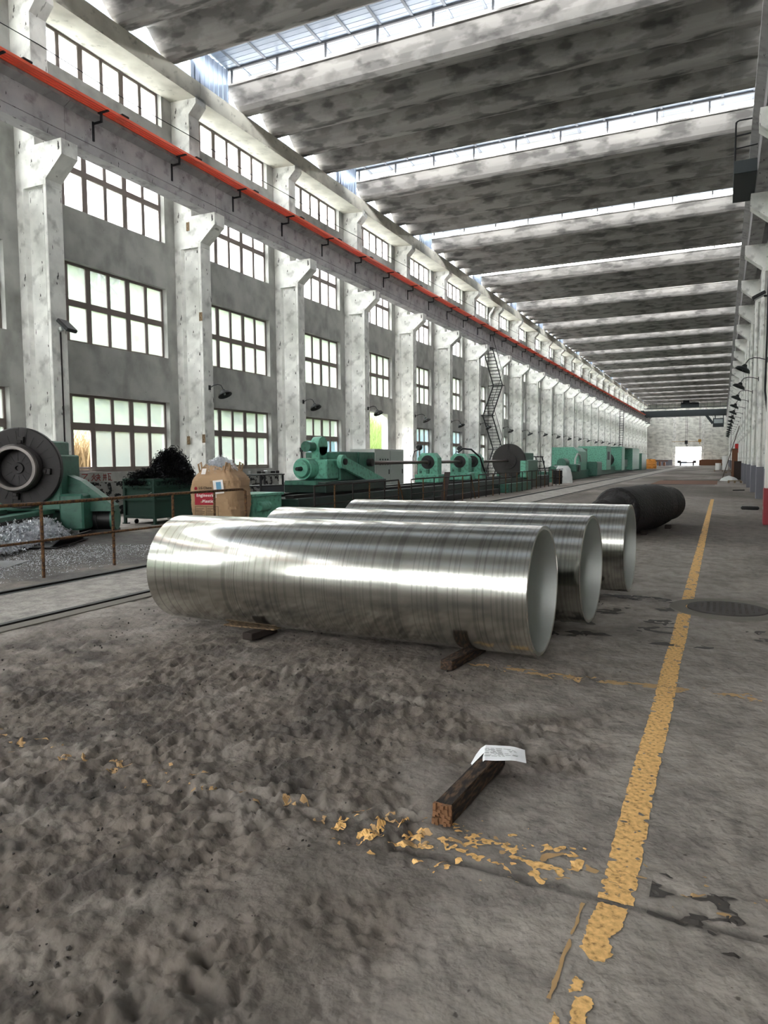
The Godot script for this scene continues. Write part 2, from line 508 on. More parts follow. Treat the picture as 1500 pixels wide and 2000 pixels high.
func floor_height(x: float, z: float) -> float:
	if z < -16.0 or x < -9.2: return 0.0
	var near := 1.0 - smoothstep(9.0, 15.0, -z)
	var d := dirtiness(x, z)
	var wx := x + 0.10 * nz.get_noise_2d(x * 1.7 + 9.0, z * 1.7)
	var wz := z + 0.10 * nz.get_noise_2d(x * 1.7, z * 1.7 + 23.0)
	var along := (wz * 0.86 - wx * 0.5) * 3.2                           # drag marks run obliquely across the dirt
	var tracks := 1.0 - 2.2 * absf(nz2.get_noise_2d((wx * 0.86 + wz * 0.5) * 5.0, along))
	var clod := nz.get_noise_2d(x * 10.0, z * 10.0)
	var h := d * (0.019 * tracks * (0.5 + 0.8 * smoothstep(-0.2, 0.3, nz.get_noise_2d(x * 0.8 + 50.0, z * 0.8))) + 0.016 * clod + 0.013 * maxf(0.0, nz2.get_noise_2d(x * 17.0, z * 17.0)) + 0.014 * nz.get_noise_2d(x * 2.0, z * 2.0) - 0.02)
	h += (1.0 - d) * near * 0.004 * nz.get_noise_2d(x * 3.0, z * 3.0)
	h -= (1.0 - d) * near * 0.010 * smoothstep(0.34, 0.62, nz2.get_noise_2d(x * 7.0 + 11.0, z * 7.0)) * smoothstep(0.0, 0.3, nz.get_noise_2d(x * 0.9 + 3.0, z * 0.9 + 9.0))
	var joint := absf(z + 2.55 + 0.012 * nz.get_noise_2d(x * 6.0, 3.0) - 0.02 * x)
	if x > -1.2: h -= 0.012 * (1.0 - smoothstep(0.0, 0.025, joint))
	var keep := smoothstep(0.08, 0.3, absf(x + 0.31))                # the painted line lies on sound concrete
	return h * lerpf(0.3, 1.0, keep)

func floor_color(x: float, z: float) -> Color:
	var n1 := nz.get_noise_2d(x * 0.6, z * 0.6)
	var n2 := nz.get_noise_2d(x * 2.4 + 17.0, z * 2.4)
	var n3 := nz2.get_noise_2d(x * 7.0, z * 7.0)
	var n0 := nz2.get_noise_2d(x * 0.13 + 4.0, z * 0.07 + 2.0)
	var slab := Color(0.36, 0.322, 0.29).lerp(Color(0.195, 0.170, 0.149), smoothstep(-0.5, 0.35, n0)) * (1.0 + 0.2 * n1 + 0.16 * n2 + 0.1 * n3)
	if x > -7.82 and x < -6.28: slab = Color(0.46, 0.43, 0.395) * (1.0 + 0.15 * n1 + 0.12 * n2)       # the swept strip between the track rails
	var shop := Vector2(x + 11.0, (z + 8.0) * 0.55).length() + 0.9 * n1                                      # black swarf dust round the faceplate lathe
	if x < -8.0: slab = slab.lerp(Color(0.12, 0.115, 0.11) * (1.0 + 0.4 * n2), 0.85 * (1.0 - smoothstep(2.4, 3.2, shop)))
	var dirt := Color(0.20, 0.170, 0.145) * (1.0 + 0.22 * n2 + 0.25 * n3)
	dirt = dirt.lerp(Color(0.12, 0.104, 0.092), smoothstep(0.05, 0.5, nz2.get_noise_2d(x * 0.8 + 5.0, z * 1.3)) * 0.85)
	dirt = dirt.lerp(Color(0.36, 0.32, 0.28), smoothstep(0.15, 0.6, nz.get_noise_2d(x * 1.1 + 31.0, z * 1.7)) * 0.6)
	var c := slab.lerp(dirt, dirtiness(x, z))
	if x > -1.2 and absf(z + 2.55 - 0.02 * x) < 0.022: c *= 0.55
	c.a = 1.0
	return c

func ground_grid(xs: PackedFloat32Array, zs: PackedFloat32Array) -> MB:
	var b := MB.new()
	var w := xs.size()
	for zi in zs.size():
		for xi in w:
			b.v.append(Vector3(xs[xi], floor_height(xs[xi], zs[zi]), zs[zi]))
			b.c.append(floor_color(xs[xi], zs[zi]))
	b.n.resize(b.v.size())
	for zi in zs.size():
		for xi in w:
			var o := zi * w + xi
			var across := b.v[zi * w + mini(xi + 1, w - 1)] - b.v[zi * w + maxi(xi - 1, 0)]
			var along := b.v[maxi(zi - 1, 0) * w + xi] - b.v[mini(zi + 1, zs.size() - 1) * w + xi]
			b.n[o] = along.cross(across).normalized()
			if xi < w - 1 and zi < zs.size() - 1:
				for q in [o, o + w, o + 1, o + 1, o + w, o + w + 1]: b.i.append(q)      # clockwise seen from above once zs runs away from the viewer
	if (b.v[b.i[1]] - b.v[b.i[0]]).cross(b.v[b.i[2]] - b.v[b.i[0]]).y > 0:
		for q in range(0, b.i.size(), 3):
			var sw := b.i[q + 1]; b.i[q + 1] = b.i[q + 2]; b.i[q + 2] = sw
	return b

func make_floor() -> void:
	var xs := PackedFloat32Array()
	var zs := PackedFloat32Array()
	var x := -17.2
	while x < -9.0:
		xs.append(x); x += 0.35
	while x < -6.0:
		xs.append(x); x += 0.07
	while x < 2.6:
		xs.append(x); x += 0.022 if x > -4.4 and x < 0.5 else 0.045
	xs.append(2.6)
	var coarse := PackedFloat32Array()
	for q in 41: coarse.append(-17.2 + 19.8 * q / 40.0)
	var back := PackedFloat32Array()
	var z := Z_BACK + 1.0
	while z > -1.0:
		back.append(z); z -= 0.8
	back.append(-1.1)
	z = -1.1
	var step := 0.016
	while z > -16.0:
		zs.append(z); z -= step
		step = clampf(0.016 * pow(absf(z) / 2.2, 1.5), 0.016, 0.3)
	zs.append(-16.0)
	var far := PackedFloat32Array()
	z = -16.0
	while z > Z_END - 0.5:
		far.append(z); z -= clampf(absf(z) * 0.03, 0.5, 4.0)
	far.append(Z_END - 0.5)
	var f := Node3D.new()
	f.name = uniq("floor")
	add_child(f)
	tag(f, "dirty grey concrete floor with loose dark dirt and worn yellow paint", "", "", "structure")
	part(f, "concrete", ground_grid(coarse, back), M.floor)
	part(f, "concrete", ground_grid(xs, zs), M.floor)
	part(f, "concrete", ground_grid(coarse, far), M.floor)
	var slab := MB.new()
	slab.b6(-17.2, 2.6, -0.45, -0.06, Z_BACK + 1.0, Z_END - 0.5)
	part(f, "slab_base", slab, M.dado_grey)
	# worn paint and scrapes, each lying on the surface with its own ragged outline
	var lay := func(called: String, m: Material, x0: float, x1: float, z0: float, z1: float, st: float, fn: Callable):
		var k := MB.new()
		patch(k, x0, x1, z0, z1, st, fn)
		if k.v.size(): part(f, called, k, m)
	lay.call("yellow_line", M.yellow_paint, -0.46, -0.16, -7.0, -2.56, 0.015, func(px, pz): return 0.061 + 0.007 * nz.get_noise_2d(px * 30.0, pz * 12.0) - absf(px + 0.31 + 0.004 * sin(pz * 3.0)) - 0.07 * smoothstep(0.5, 0.65, nz2.get_noise_2d(px * 12.0, pz * 12.0 + 5.0)))
	lay.call("yellow_line", M.yellow_paint, -0.46, -0.16, -30.3, -7.0, 0.03, func(px, pz): return 0.062 + 0.006 * nz.get_noise_2d(px * 20.0, pz * 8.0) - absf(px + 0.31) - 0.08 * smoothstep(0.45, 0.6, nz2.get_noise_2d(px * 8.0, pz * 5.0)))
	var blob := func(pts: Array) -> Callable:
		var pg := PackedVector2Array(pts)
		return func(px, pz):
			var q := Vector2(px, pz)
			var dm := 9.0
			for k in pg.size():
				dm = minf(dm, q.distance_to(Geometry2D.get_closest_point_to_segment(q, pg[k], pg[(k + 1) % pg.size()])))
			return (dm if Geometry2D.is_point_in_polygon(q, pg) else -dm) + 0.008 * nz2.get_noise_2d(px * 45.0, pz * 45.0)
	lay.call("paint_flake", M.yellow_paint, -0.42, -0.2, -2.58, -2.16, 0.008, blob.call([Vector2(-0.36, -2.53), Vector2(-0.375, -2.4), Vector2(-0.375, -2.26), Vector2(-0.34, -2.215), Vector2(-0.30, -2.22), Vector2(-0.277, -2.26), Vector2(-0.30, -2.34), Vector2(-0.267, -2.41), Vector2(-0.26, -2.53)]))
	lay.call("paint_flake", M.yellow_paint, -0.42, -0.28, -2.16, -2.02, 0.006, blob.call([Vector2(-0.37, -2.125), Vector2(-0.34, -2.11), Vector2(-0.34, -2.065), Vector2(-0.372, -2.05)]))
	lay.call("paint_flake", M.yellow_paint, -0.42, -0.24, -2.10, -1.80, 0.006, blob.call([Vector2(-0.35, -2.035), Vector2(-0.32, -2.06), Vector2(-0.297, -2.03), Vector2(-0.312, -1.99), Vector2(-0.30, -1.88), Vector2(-0.335, -1.86), Vector2(-0.355, -1.98)]))
	lay.call("paint_flake", M.yellow_paint, -0.45, -0.3, -1.98, -1.84, 0.006, blob.call([Vector2(-0.395, -1.95), Vector2(-0.375, -1.93), Vector2(-0.37, -1.86), Vector2(-0.40, -1.87)]))
	lay.call("paint_streak", M.yellow_worn, -0.47, -0.37, -2.5, -2.0, 0.006, func(px, pz): return 0.006 + 0.007 * nz.get_noise_2d(px * 40.0, pz * 9.0) - absf(px + 0.415 + 0.02 * (pz + 2.25)))
	lay.call("worn_cross_line", M.yellow_paint, -1.5, -0.45, -2.95, -2.45, 0.01, func(px, pz): return 0.06 * nz2.get_noise_2d(px * 7.0 + 2.0, pz * 9.0) + 0.03 * nz.get_noise_2d(px * 30.0, pz * 30.0) - 0.012 - 0.25 * maxf(0.0, absf(pz + 2.68 + 0.09 * (px + 0.9)) - 0.06))
	lay.call("worn_cross_line", M.yellow_worn, -3.9, 0.4, -2.95, -2.5, 0.02, func(px, pz): return 0.06 * nz2.get_noise_2d(px * 5.0 + 21.0, pz * 8.0) + 0.03 * nz.get_noise_2d(px * 24.0, pz * 24.0) - 0.03 - 0.25 * maxf(0.0, absf(pz + 2.7) - 0.07))
	lay.call("worn_cross_line", M.yellow_worn, -1.8, 1.1, -5.4, -5.0, 0.015, func(px, pz): return 0.05 * nz2.get_noise_2d(px * 4.0, pz * 9.0) + 0.03 * nz.get_noise_2d(px * 24.0, pz * 30.0) - 0.004 - 0.5 * maxf(0.0, absf(pz + 5.18) - 0.035))
	lay.call("oil_stain", M.dark_stain, -0.2, 0.7, -3.0, -2.2, 0.015, func(px, pz): return 0.07 * nz2.get_noise_2d(px * 4.0, pz * 9.0) - 0.016 - 0.25 * maxf(0.0, absf(pz + 2.62 - 0.25 * px) - 0.05))
	lay.call("oil_stain", M.dark_stain, -1.5, 0.6, -8.6, -6.4, 0.03, func(px, pz): return 0.1 * nz2.get_noise_2d(px * 1.1 + 8.0, pz * 1.7) + 0.05 * nz.get_noise_2d(px * 7.0, pz * 7.0) - 0.045)

func patch(b: MB, x0: float, x1: float, z0: float, z1: float, st: float, fn: Callable) -> void:   # the area where fn is positive, its edge cut through the cells
	var nx := int(ceil((x1 - x0) / st))
	var nzz := int(ceil((z1 - z0) / st))
	var val := PackedFloat32Array()
	for zi in nzz + 1:
		for xi in nx + 1:
			val.append(fn.call(x0 + xi * st, z0 + zi * st))
	var w := nx + 1
	for zi in nzz:
		for xi in nx:
			var idx := [zi * w + xi, zi * w + xi + 1, (zi + 1) * w + xi + 1, (zi + 1) * w + xi]
			var ps := [Vector2(x0 + xi * st, z0 + zi * st), Vector2(x0 + (xi + 1) * st, z0 + zi * st), Vector2(x0 + (xi + 1) * st, z0 + (zi + 1) * st), Vector2(x0 + xi * st, z0 + (zi + 1) * st)]
			var poly := []
			for k in 4:
				var va := val[idx[k]]
				var vb := val[idx[(k + 1) % 4]]
				if va > 0: poly.append(ps[k])
				if (va > 0) != (vb > 0): poly.append(ps[k].lerp(ps[(k + 1) % 4], va / (va - vb)))
			for k in range(1, poly.size() - 1):
				var tr := []
				for p in [poly[0], poly[k + 1], poly[k]]: tr.append(Vector3(p.x, floor_height(p.x, p.y) + 0.003, p.y))
				if (tr[1] - tr[0]).cross(tr[2] - tr[0]).length_squared() > 1e-14: b.tri(tr[0], tr[1], tr[2])

# ------------------------------------------------------------------ building shell
const ROWS := [[1.30, 3.55, 2.65], [5.00, 7.25, 6.12], [8.72, 10.97, 9.85], [12.38, 13.45, 0.0]]

func make_shell() -> void:
	var w := MB.new()
	var xo := X_LEFT - 0.37
	for k in range(K_NEAR - 1, K_FAR + 1):
		var za := zk(k) - 0.25 if k >= K_NEAR else Z_BACK
		var zb := maxf(zk(k + 1) - 0.25, Z_END)
		var z1 := zk(k) - 0.85                                              # the openings of this bay
		var z2 := zk(k) - 5.5
		if k < K_NEAR or z2 < Z_END + 0.3:
			w.b6(xo, X_LEFT, 0.0, 14.3, za, zb)
			continue
		var y := 0.0
		for r in 4:
			var lo: float = ROWS[r][0]
			var hi: float = ROWS[r][1]
			if k == 3 and r == 0:                                           # the side door
				w.b6(xo, X_LEFT, 0.0, 4.12, za, -31.9)
				w.b6(xo, X_LEFT, 0.0, 4.12, -36.0, zb)
				y = 4.12
				continue
			w.b6(xo, X_LEFT, y, lo, za, zb)
			w.b6(xo, X_LEFT, lo, hi, za, z1)
			w.b6(xo, X_LEFT, lo, hi, z2, zb)
			y = hi
		w.b6(xo, X_LEFT, y, 14.3, za, zb)
	struct("wall_left", w, M.wall_plaster, "grey-white plastered side wall with four rows of windows between columns")
	# peeling band at the foot of the windowed wall
	var dd := MB.new()
	for k in range(-2, K_FAR):
		if k == 3: continue
		dd.b6(X_LEFT, X_LEFT + 0.012, 0.0, 1.0, zk(k) - 0.5, zk(k + 1))
	struct("baseboard_left", dd, M.dado_peeling, "grey dado with black peeled patches along the windowed wall")
	# opposite wall: solid
	var rw := MB.new()
	for k in range(K_NEAR - 1, K_FAR + 1):
		var za := zk(k) - 0.25 if k >= K_NEAR else Z_BACK
		var zb := maxf(zk(k + 1) - 0.25, Z_END)
		rw.b6(X_RIGHT, X_RIGHT + 0.37, 0.0, 14.3, za, zb)
	struct("wall_right", rw, M.wall_plaster, "grey-white plastered wall without low windows behind the lamps")
	# end wall with the gate, and the wall behind the camera
	var ew := MB.new()
	ew.b6(xo, -9.74, 0, 15.2, Z_END - 0.4, Z_END)
	ew.b6(-4.35, X_RIGHT + 0.37, 0, 15.2, Z_END - 0.4, Z_END)
	ew.b6(-9.74, -4.35, 4.19, 15.2, Z_END - 0.4, Z_END)
	struct("wall_end", ew, M.end_plaster, "far white gable wall with an open gate in its middle")
	var ed := MB.new()
	ed.b6(X_LEFT, -10.4, 0, 1.3, Z_END, Z_END + 0.02)
	ed.b6(-3.75, X_RIGHT, 0, 1.3, Z_END, Z_END + 0.02)
	struct("baseboard_end", ed, M.dado_grey, "dark grey dado at the foot of the far gable wall")
	for s in [[-10.38, -9.74], [-4.35, -3.79]]:
		struct("trim", MB.new().b6(s[0], s[1], 0, 13.6, Z_END, Z_END + 0.35), M.column_plaster, "tall white pilaster beside the far gate")
	var bw := MB.new()
	var bg := MB.new()
	var bf := MB.new()
	var yy := 0.0
	for r in [[3.6, 5.2], [6.0, 7.6], [8.4, 10.0]]:
		bw.b6(xo, X_RIGHT + 0.37, yy, r[0], Z_BACK, Z_BACK + 0.4)
		yy = r[1]
		for q in 5: bw.b6(-17.05 + q * 4.3, -16.6 + q * 4.3, r[0], r[1], Z_BACK, Z_BACK + 0.4)
		for q in 4:
			bg.b6(-16.6 + q * 4.3, -12.75 + q * 4.3, r[0], r[1], Z_BACK + 0.19, Z_BACK + 0.2)
			for t in 4: bf.b6(-16.6 + q * 4.3 + t * 0.96, -16.5 + q * 4.3 + t * 0.96, r[0], r[1], Z_BACK + 0.15, Z_BACK + 0.22)
			bf.b6(-16.6 + q * 4.3, -12.75 + q * 4.3, r[0] + 0.75, r[0] + 0.83, Z_BACK + 0.15, Z_BACK + 0.22)
	bw.b6(xo, X_RIGHT + 0.37, yy, 15.2, Z_BACK, Z_BACK + 0.4)
	struct("wall_back", bw, M.wall_plaster)
	var gb := base("window_gable")
	tag(gb, "", "", "", "structure")
	part(gb, "frame", bf, M.window_frame)
	part(gb, "glazing", bg, M.white_glass, "stuff")
	struct("gate_ground", MB.new().b6(-40, 30, -0.3, -0.01, Z_BACK + 0.4, 60), M.outside_concrete)

func make_windows() -> void:
	var fr: Material = M.window_frame
	var pane_mesh := {}
	var n := 0
	for k in range(K_NEAR, K_FAR):
		var z2 := zk(k) - 5.5
		if z2 < Z_END + 0.3: continue
		for side in 1:
			for r in 4:
				if k == 3 and r == 0: continue
				n += 1
				var lo: float = ROWS[r][0]
				var hi: float = ROWS[r][1]
				var mid: float = ROWS[r][2]
				var xg := X_LEFT - 0.20 if side == 0 else X_RIGHT + 0.20
				var o := base("window_%d" % n, Vector3(xg, lo, zk(k) - 3.175))
				tag(o, "", "", "", "structure")
				var hw := 2.325
				var hh := hi - lo
				var f := MB.new()
				var t := 0.06
				f.b6(-t / 2, t / 2, 0, 0.07, -hw, hw); f.b6(-t / 2, t / 2, hh - 0.07, hh, -hw, hw)
				f.b6(-t / 2, t / 2, 0.07, hh - 0.07, -hw, -hw + 0.07); f.b6(-t / 2, t / 2, 0.07, hh - 0.07, hw - 0.07, hw)
				for q in range(1, 6):
					var zc := -hw + q * 0.775
					var th := 0.09 if q % 2 == 0 else 0.06
					f.b6(-t / 2, t / 2, 0.07, hh - 0.07, zc - th, zc + th)
				if mid > 0: f.b6(-t / 2 - 0.004, t / 2 + 0.004, mid - lo - 0.085, mid - lo + 0.085, -hw + 0.07, hw - 0.07)
				if r == 0:                                                     # opening sashes below have frames of their own
					for q in 6:
						var za := hw - q * 0.775 - 0.04
						var zb := za - 0.70
						f.b6(-0.045, 0.045, 0.08, 0.15, za, zb); f.b6(-0.045, 0.045, mid - lo - 0.13, mid - lo - 0.05, za, zb)
				part(o, "frame", f, fr)
				var gl: Material = M.white_glass if r >= 2 else M.hazy_glass
				if side == 0 and k >= -1 and k <= 7:
					for q in 6:
						var spans := [[0.03, hh - 0.03]]
						if mid > 0: spans = [[0.03, mid - lo], [mid - lo, hh - 0.03]]
						for si in spans.size():
							if k == 0 and r == 0 and q == 1 and si == 0: continue       # the missing pane
							var key := "%d_%d" % [r, si]
							if not pane_mesh.has(key):
								pane_mesh[key] = MB.new().b6(-0.003, 0.003, 0, spans[si][1] - spans[si][0], -0.385, 0.385).mesh()
							var pm: Material = gl
							if r == 0 and (k == 4 or k == 5 or (k == 2 and si == 0)): pm = M.blue_glass
							var p := part(o, "pane", pane_mesh[key], pm)
							p.position = Vector3(0, spans[si][0], hw - (q + 0.5) * 0.775)
				else:
					part(o, "glazing", MB.new().b6(-0.003, 0.003, 0.03, hh - 0.03, -hw + 0.03, hw - 0.03), gl, "stuff")

func make_columns() -> void:
	for side in 2:
		var X := func(x): return x if side == 0 else mir(x)
		var shaft := MB.new()
		shaft.b6(X.call(-16.70), X.call(-16.42), 1.1, 8.6, 0, -0.5)
		shaft.b6(X.call(-16.42), X.call(-15.71), 1.1, 8.6, -0.11, -0.39)
		shaft.b6(X.call(-15.71), X.call(-15.6), 1.1, 8.6, 0, -0.5, 0.012)
		for zz in [[-0.11, 0.0], [-0.39, -0.5]]:                                # splayed sides of the recess
			for e in [[-16.42, -16.36], [-15.71, -15.77]]:
				var pg := PackedVector2Array([Vector2(X.call(e[0]), 0), Vector2(X.call(e[0]), zz[1] - zz[0]), Vector2(X.call(e[1]), 0)])
				var tf := Transform3D(Basis(Vector3(1, 0, 0), Vector3(0, 0, 1), Vector3(0, -1, 0)), Vector3(0, 0, zz[0]))
				shaft.prism(tf, pg, -8.6, -1.1)
		shaft.b6(X.call(-16.70), X.call(-15.6), 0, 1.1, 0, -0.5, 0.01)
		var head := MB.new()
		var pts := PackedVector2Array()
		for p in [[-16.70, 8.6], [-15.6, 8.6], [-15.6, 8.73], [-15.0, 9.23], [-15.0, 9.61], [-15.95, 9.61], [-15.95, 12.84], [-15.65, 13.14], [-15.65, 13.4], [-16.70, 13.4]]:
			pts.append(Vector2(X.call(p[0]), p[1]))
		head.prism(Transform3D(), pts, -0.5, 0.0)
		var sm := shaft.mesh()
		var hm := head.mesh()
		var dm := MB.new().b6(X.call(-16.66), X.call(-15.595), 0, 1.23, 0.006, -0.506).mesh()
		for k in range(K_NEAR, K_FAR + 1):
			var o := base("column", Vector3(0, 0, zk(k)))
			if side == 0: tag(o, "white concrete column with corbel standing against the windowed wall", "", "columns of the windowed wall", "structure")
			else: tag(o, "white concrete column with grey foot against the wall without windows", "", "columns of the opposite wall", "structure")
			var m: Material = M.column_plaster
			part(o, "shaft", sm, m)
			part(o, "corbel_head", hm, m)
			if side == 1: part(o, "painted_foot", dm, M.dado_grey)

func make_beams() -> void:
	for side in 2:
		var X := func(x): return x if side == 0 else mir(x)
		var pts := PackedVector2Array()
		for p in [[-15.55, 9.62], [-15.12, 9.62], [-15.12, 9.845], [-15.155, 9.852], [-15.155, 9.868], [-15.135, 9.875], [-15.135, 10.47], [-14.92, 10.58], [-14.92, 10.75], [-15.9, 10.75], [-15.9, 10.58], [-15.52, 10.47], [-15.52, 9.9], [-15.55, 9.85]]:
			pts.append(Vector2(X.call(p[0]), p[1]))
		var cm := MB.new().prism(Transform3D(), pts, -BAY + 0.006, -0.006).mesh()
		var br := MB.new()
		br.b6(-15.135, -15.10, 9.98, 10.47, -0.025, 0.025)
		br.b6(-15.135, -14.80, 10.40, 10.44, -0.025, 0.025)
		br.b6(-14.84, -14.80, 10.40, 10.66, -0.025, 0.025)
		br.b6(-14.915, -14.56, 10.63, 10.66, -0.03, 0.03)
		var bm := br.mesh()
		var lug := MB.new().b6(-14.915, -14.56, 10.73, 10.77, -0.12, 0.12).b6(-14.86, -14.80, 10.77, 10.82, -0.05, 0.05).mesh()
		var ep := PackedVector2Array()
		for p in [[-16.68, 13.36], [-15.65, 13.30], [-15.65, 13.86], [-16.68, 13.86]]: ep.append(Vector2(X.call(p[0]), p[1]))
		var em := MB.new().prism(Transform3D(), ep, -BAY + 0.006, -0.006).mesh()
		for k in range(K_NEAR, K_FAR):
			var o := part(self, uniq("crane_beam"), cm, M.beam_plaster)
			o.position = Vector3(0, 0, zk(k) - 0.25)
			tag(o, "grey concrete crane runway beam resting on column corbels below the orange bars" if side == 0 else "grey concrete crane runway beam along the wall without low windows", "", "crane runway beams", "structure")
			if side == 0:
				for z in [-0.9, -3.875]:
					var h := part(o, "bar_bracket", bm, M.black_steel)
					h.position.z = z
					h = part(o, "bar_clamp", lug, M.black_steel)
					h.position.z = z - 0.6
			o = part(self, uniq("eave_beam"), em, M.eave_plaster)
			o.position = Vector3(0, 0, zk(k) - 0.25)
			tag(o, "pale concrete eave beam above the top windows under the roof troughs", "", "eave beams", "structure")
		var rl := MB.new()
		rl.b6(X.call(-15.34), X.call(-15.46), 10.75, 10.79, Z_BACK, Z_END)
		rl.b6(X.call(-15.385), X.call(-15.415), 10.79, 10.86, Z_BACK, Z_END)
		rl.b6(X.call(-15.365), X.call(-15.435), 10.86, 10.90, Z_BACK, Z_END)
		solo("crane_rail", rl, M.rail_steel, "steel crane rail on top of the runway beam " + ("beside the orange bars" if side == 0 else "opposite the orange bars"), "rail")

const ZB1 := -21.88
const GROUP := 9.55
const UNIT := 1.91

func make_roof() -> void:
	var xa := -15.75
	var xb := mir(xa)
	var prof := [Vector2(0.95, 0.62), Vector2(0.95, 0.56), Vector2(0.86, 0.55), Vector2(0.60, 0.30), Vector2(0.38, 0.125), Vector2(0.20, 0.035), Vector2(0.07, 0.0)]
	var inner := [Vector2(0.05, 0.06), Vector2(0.18, 0.095), Vector2(0.36, 0.19), Vector2(0.58, 0.37), Vector2(0.82, 0.62)]
	var outl := PackedVector2Array()
	for p in prof: outl.append(Vector2(-p.x, p.y))
	for q in range(prof.size() - 1, -1, -1): outl.append(prof[q])
	for q in range(inner.size() - 1, -1, -1): outl.append(inner[q])
	for p in inner: outl.append(Vector2(-p.x, p.y))
	var tb := MB.new()
	tb.prism(Transform3D(Basis(Vector3(0, 0, 1), Vector3(0, 1, 0), Vector3(-1, 0, 0)), Vector3.ZERO), outl, -xb, -xa)
	var full := PackedVector2Array()                                           # closed diaphragm at both ends
	for p in prof: full.append(Vector2(-p.x * 0.98, p.y + 0.01))
	for q in range(prof.size() - 1, -1, -1): full.append(Vector2(prof[q].x * 0.98, prof[q].y + 0.01))
	for e in [[xa + 0.02, xa + 0.14], [xb - 0.14, xb - 0.02]]:
		tb.prism(Transform3D(Basis(Vector3(0, 0, 1), Vector3(0, 1, 0), Vector3(-1, 0, 0)), Vector3.ZERO), full, -e[1], -e[0])
	var trough := tb.mesh()
	var ridge := MB.new()
	ridge.b6(xa, xb, 0.60, 0.66, -0.12, 0.12)
	var ridge_mesh := ridge.mesh()
	# one roof monitor: posts and rails on the trough lips, rafters and a ribbed sheet over the gap
	var zc := 0.955                                                             # half of the open gap
	var post := MB.new().b6(-0.03, 0.03, 0, 0.46, -0.03, 0.03).mesh()
	var rail := MB.new().b6(xa, xb, 1.06, 1.13, -0.04, 0.04).mesh()
	var rafter := MB.new().box(Vector3(0, 1.16, -0.12), Vector3(0.09, 0.07, 2.9), 0.0, Basis(Vector3.RIGHT, -0.04)).mesh()
	var sheet := MB.new()
	for q in 14:                                                                # ribs run across the hall
		var z0 := 1.45 - q * 0.22
		var dy := -0.008 * q
		sheet.b6(xa - 0.4, xb + 0.4, 1.20 + dy, 1.212 + dy, z0, z0 - 0.17)
		sheet.b6(xa - 0.4, xb + 0.4, 1.20 + dy, 1.25 + dy, z0 - 0.17, z0 - 0.22)
	var sheet_mesh := sheet.mesh()
	var fascia := MB.new().b6(xa - 0.3, xb + 0.3, 0.96, 1.12, -1.60, -1.62).mesh()
	var panel := MB.new()
	for q in 8:
		panel.b6(0, 0.02, 0, 1.1, 0.95 - q * 0.24, 0.95 - q * 0.24 - 0.19)
		panel.b6(0.0, 0.05, 0, 1.1, 0.95 - q * 0.24 - 0.19, 0.95 - q * 0.24 - 0.24)
	var panel_mesh := panel.mesh()
	var guard := MB.new()
	for y in [0.95, 1.25]: guard.tube([Vector3(xa, y, 0), Vector3(xb, y, 0)], 0.018, 6)
	for q in 13: guard.tube([Vector3(xa + 0.6 + q * 1.3, 0.62, 0), Vector3(xa + 0.6 + q * 1.3, 1.25, 0)], 0.018, 6)
	var guard_mesh := guard.mesh()
	var ceiling := base("ceiling")
	tag(ceiling, "grey concrete trough roof with bright skylight strips across the hall", "", "", "structure")
	rng.seed = 77
	for g in range(-4, 17):
		var zb := ZB1 - GROUP * g
		for u in 4:
			var z := zb - UNIT * u
			if z < Z_END + 0.9 or z > Z_BACK - 0.6: continue
			var o := part(ceiling, "roof_trough", trough, M.roof_concrete)
			o.position = Vector3(0, 13.86, z)
			if u < 3:
				o = part(ceiling, "ridge_strip", ridge_mesh, M.roof_concrete)
				o.position = Vector3(0, 13.86, z - UNIT / 2)
		var gap := zb + 2.0 * 0.955
		if gap > Z_BACK - 1.5 or gap < Z_END + 2.0: continue
		var mon := Node3D.new()
		mon.name = "roof_monitor"
		ceiling.add_child(mon, true)
		mon.position = Vector3(0, 13.86, gap)
		for s in [-1, 1]:
			var r := part(mon, "monitor_rail", rail, M.dark_grey_paint)
			r.position.z = s * 0.99
			for q in 10:
				var p := part(mon, "post", post, M.dark_grey_paint)
				p.position = Vector3(xa + 0.25 + q * (xb - xa - 0.5) / 9.0, 0.62, s * 0.99)
		for q in 16:
			var p := part(mon, "rafter", rafter, M.purlin_grey)
			p.position.x = xa + 0.6 + q * 1.06
		part(mon, "roof_sheet", sheet_mesh, M.sheet_blue_grey)
		part(mon, "fascia", fascia, M.insulation_white)
		for e in [xa + 0.06, xb - 0.1]:
			var p := part(mon, "end_panel", panel_mesh, M.sheet_blue_grey)
			p.position = Vector3(e, 0.0, 0)
		if g >= 1:
			var p := part(mon, "guard_rail", guard_mesh, M.purlin_grey)
			p.position.z = -2.0
	part(ceiling, "upstand", MB.new().b6(-15.98, -15.90, 13.86, 14.20, Z_BACK, Z_END).b6(mir(-15.98), mir(-15.90), 13.86, 14.20, Z_BACK, Z_END), M.sheet_blue_grey)
	# roof closing at the gable ends
	part(ceiling, "end_slab", MB.new().b6(-17.05, X_RIGHT + 0.37, 14.9, 15.1, Z_BACK + 0.4, Z_BACK - 4.0), M.roof_concrete)
	part(ceiling, "end_slab", MB.new().b6(-17.05, X_RIGHT + 0.37, 14.6, 14.8, Z_END - 0.4, Z_END + 5.0), M.roof_concrete)

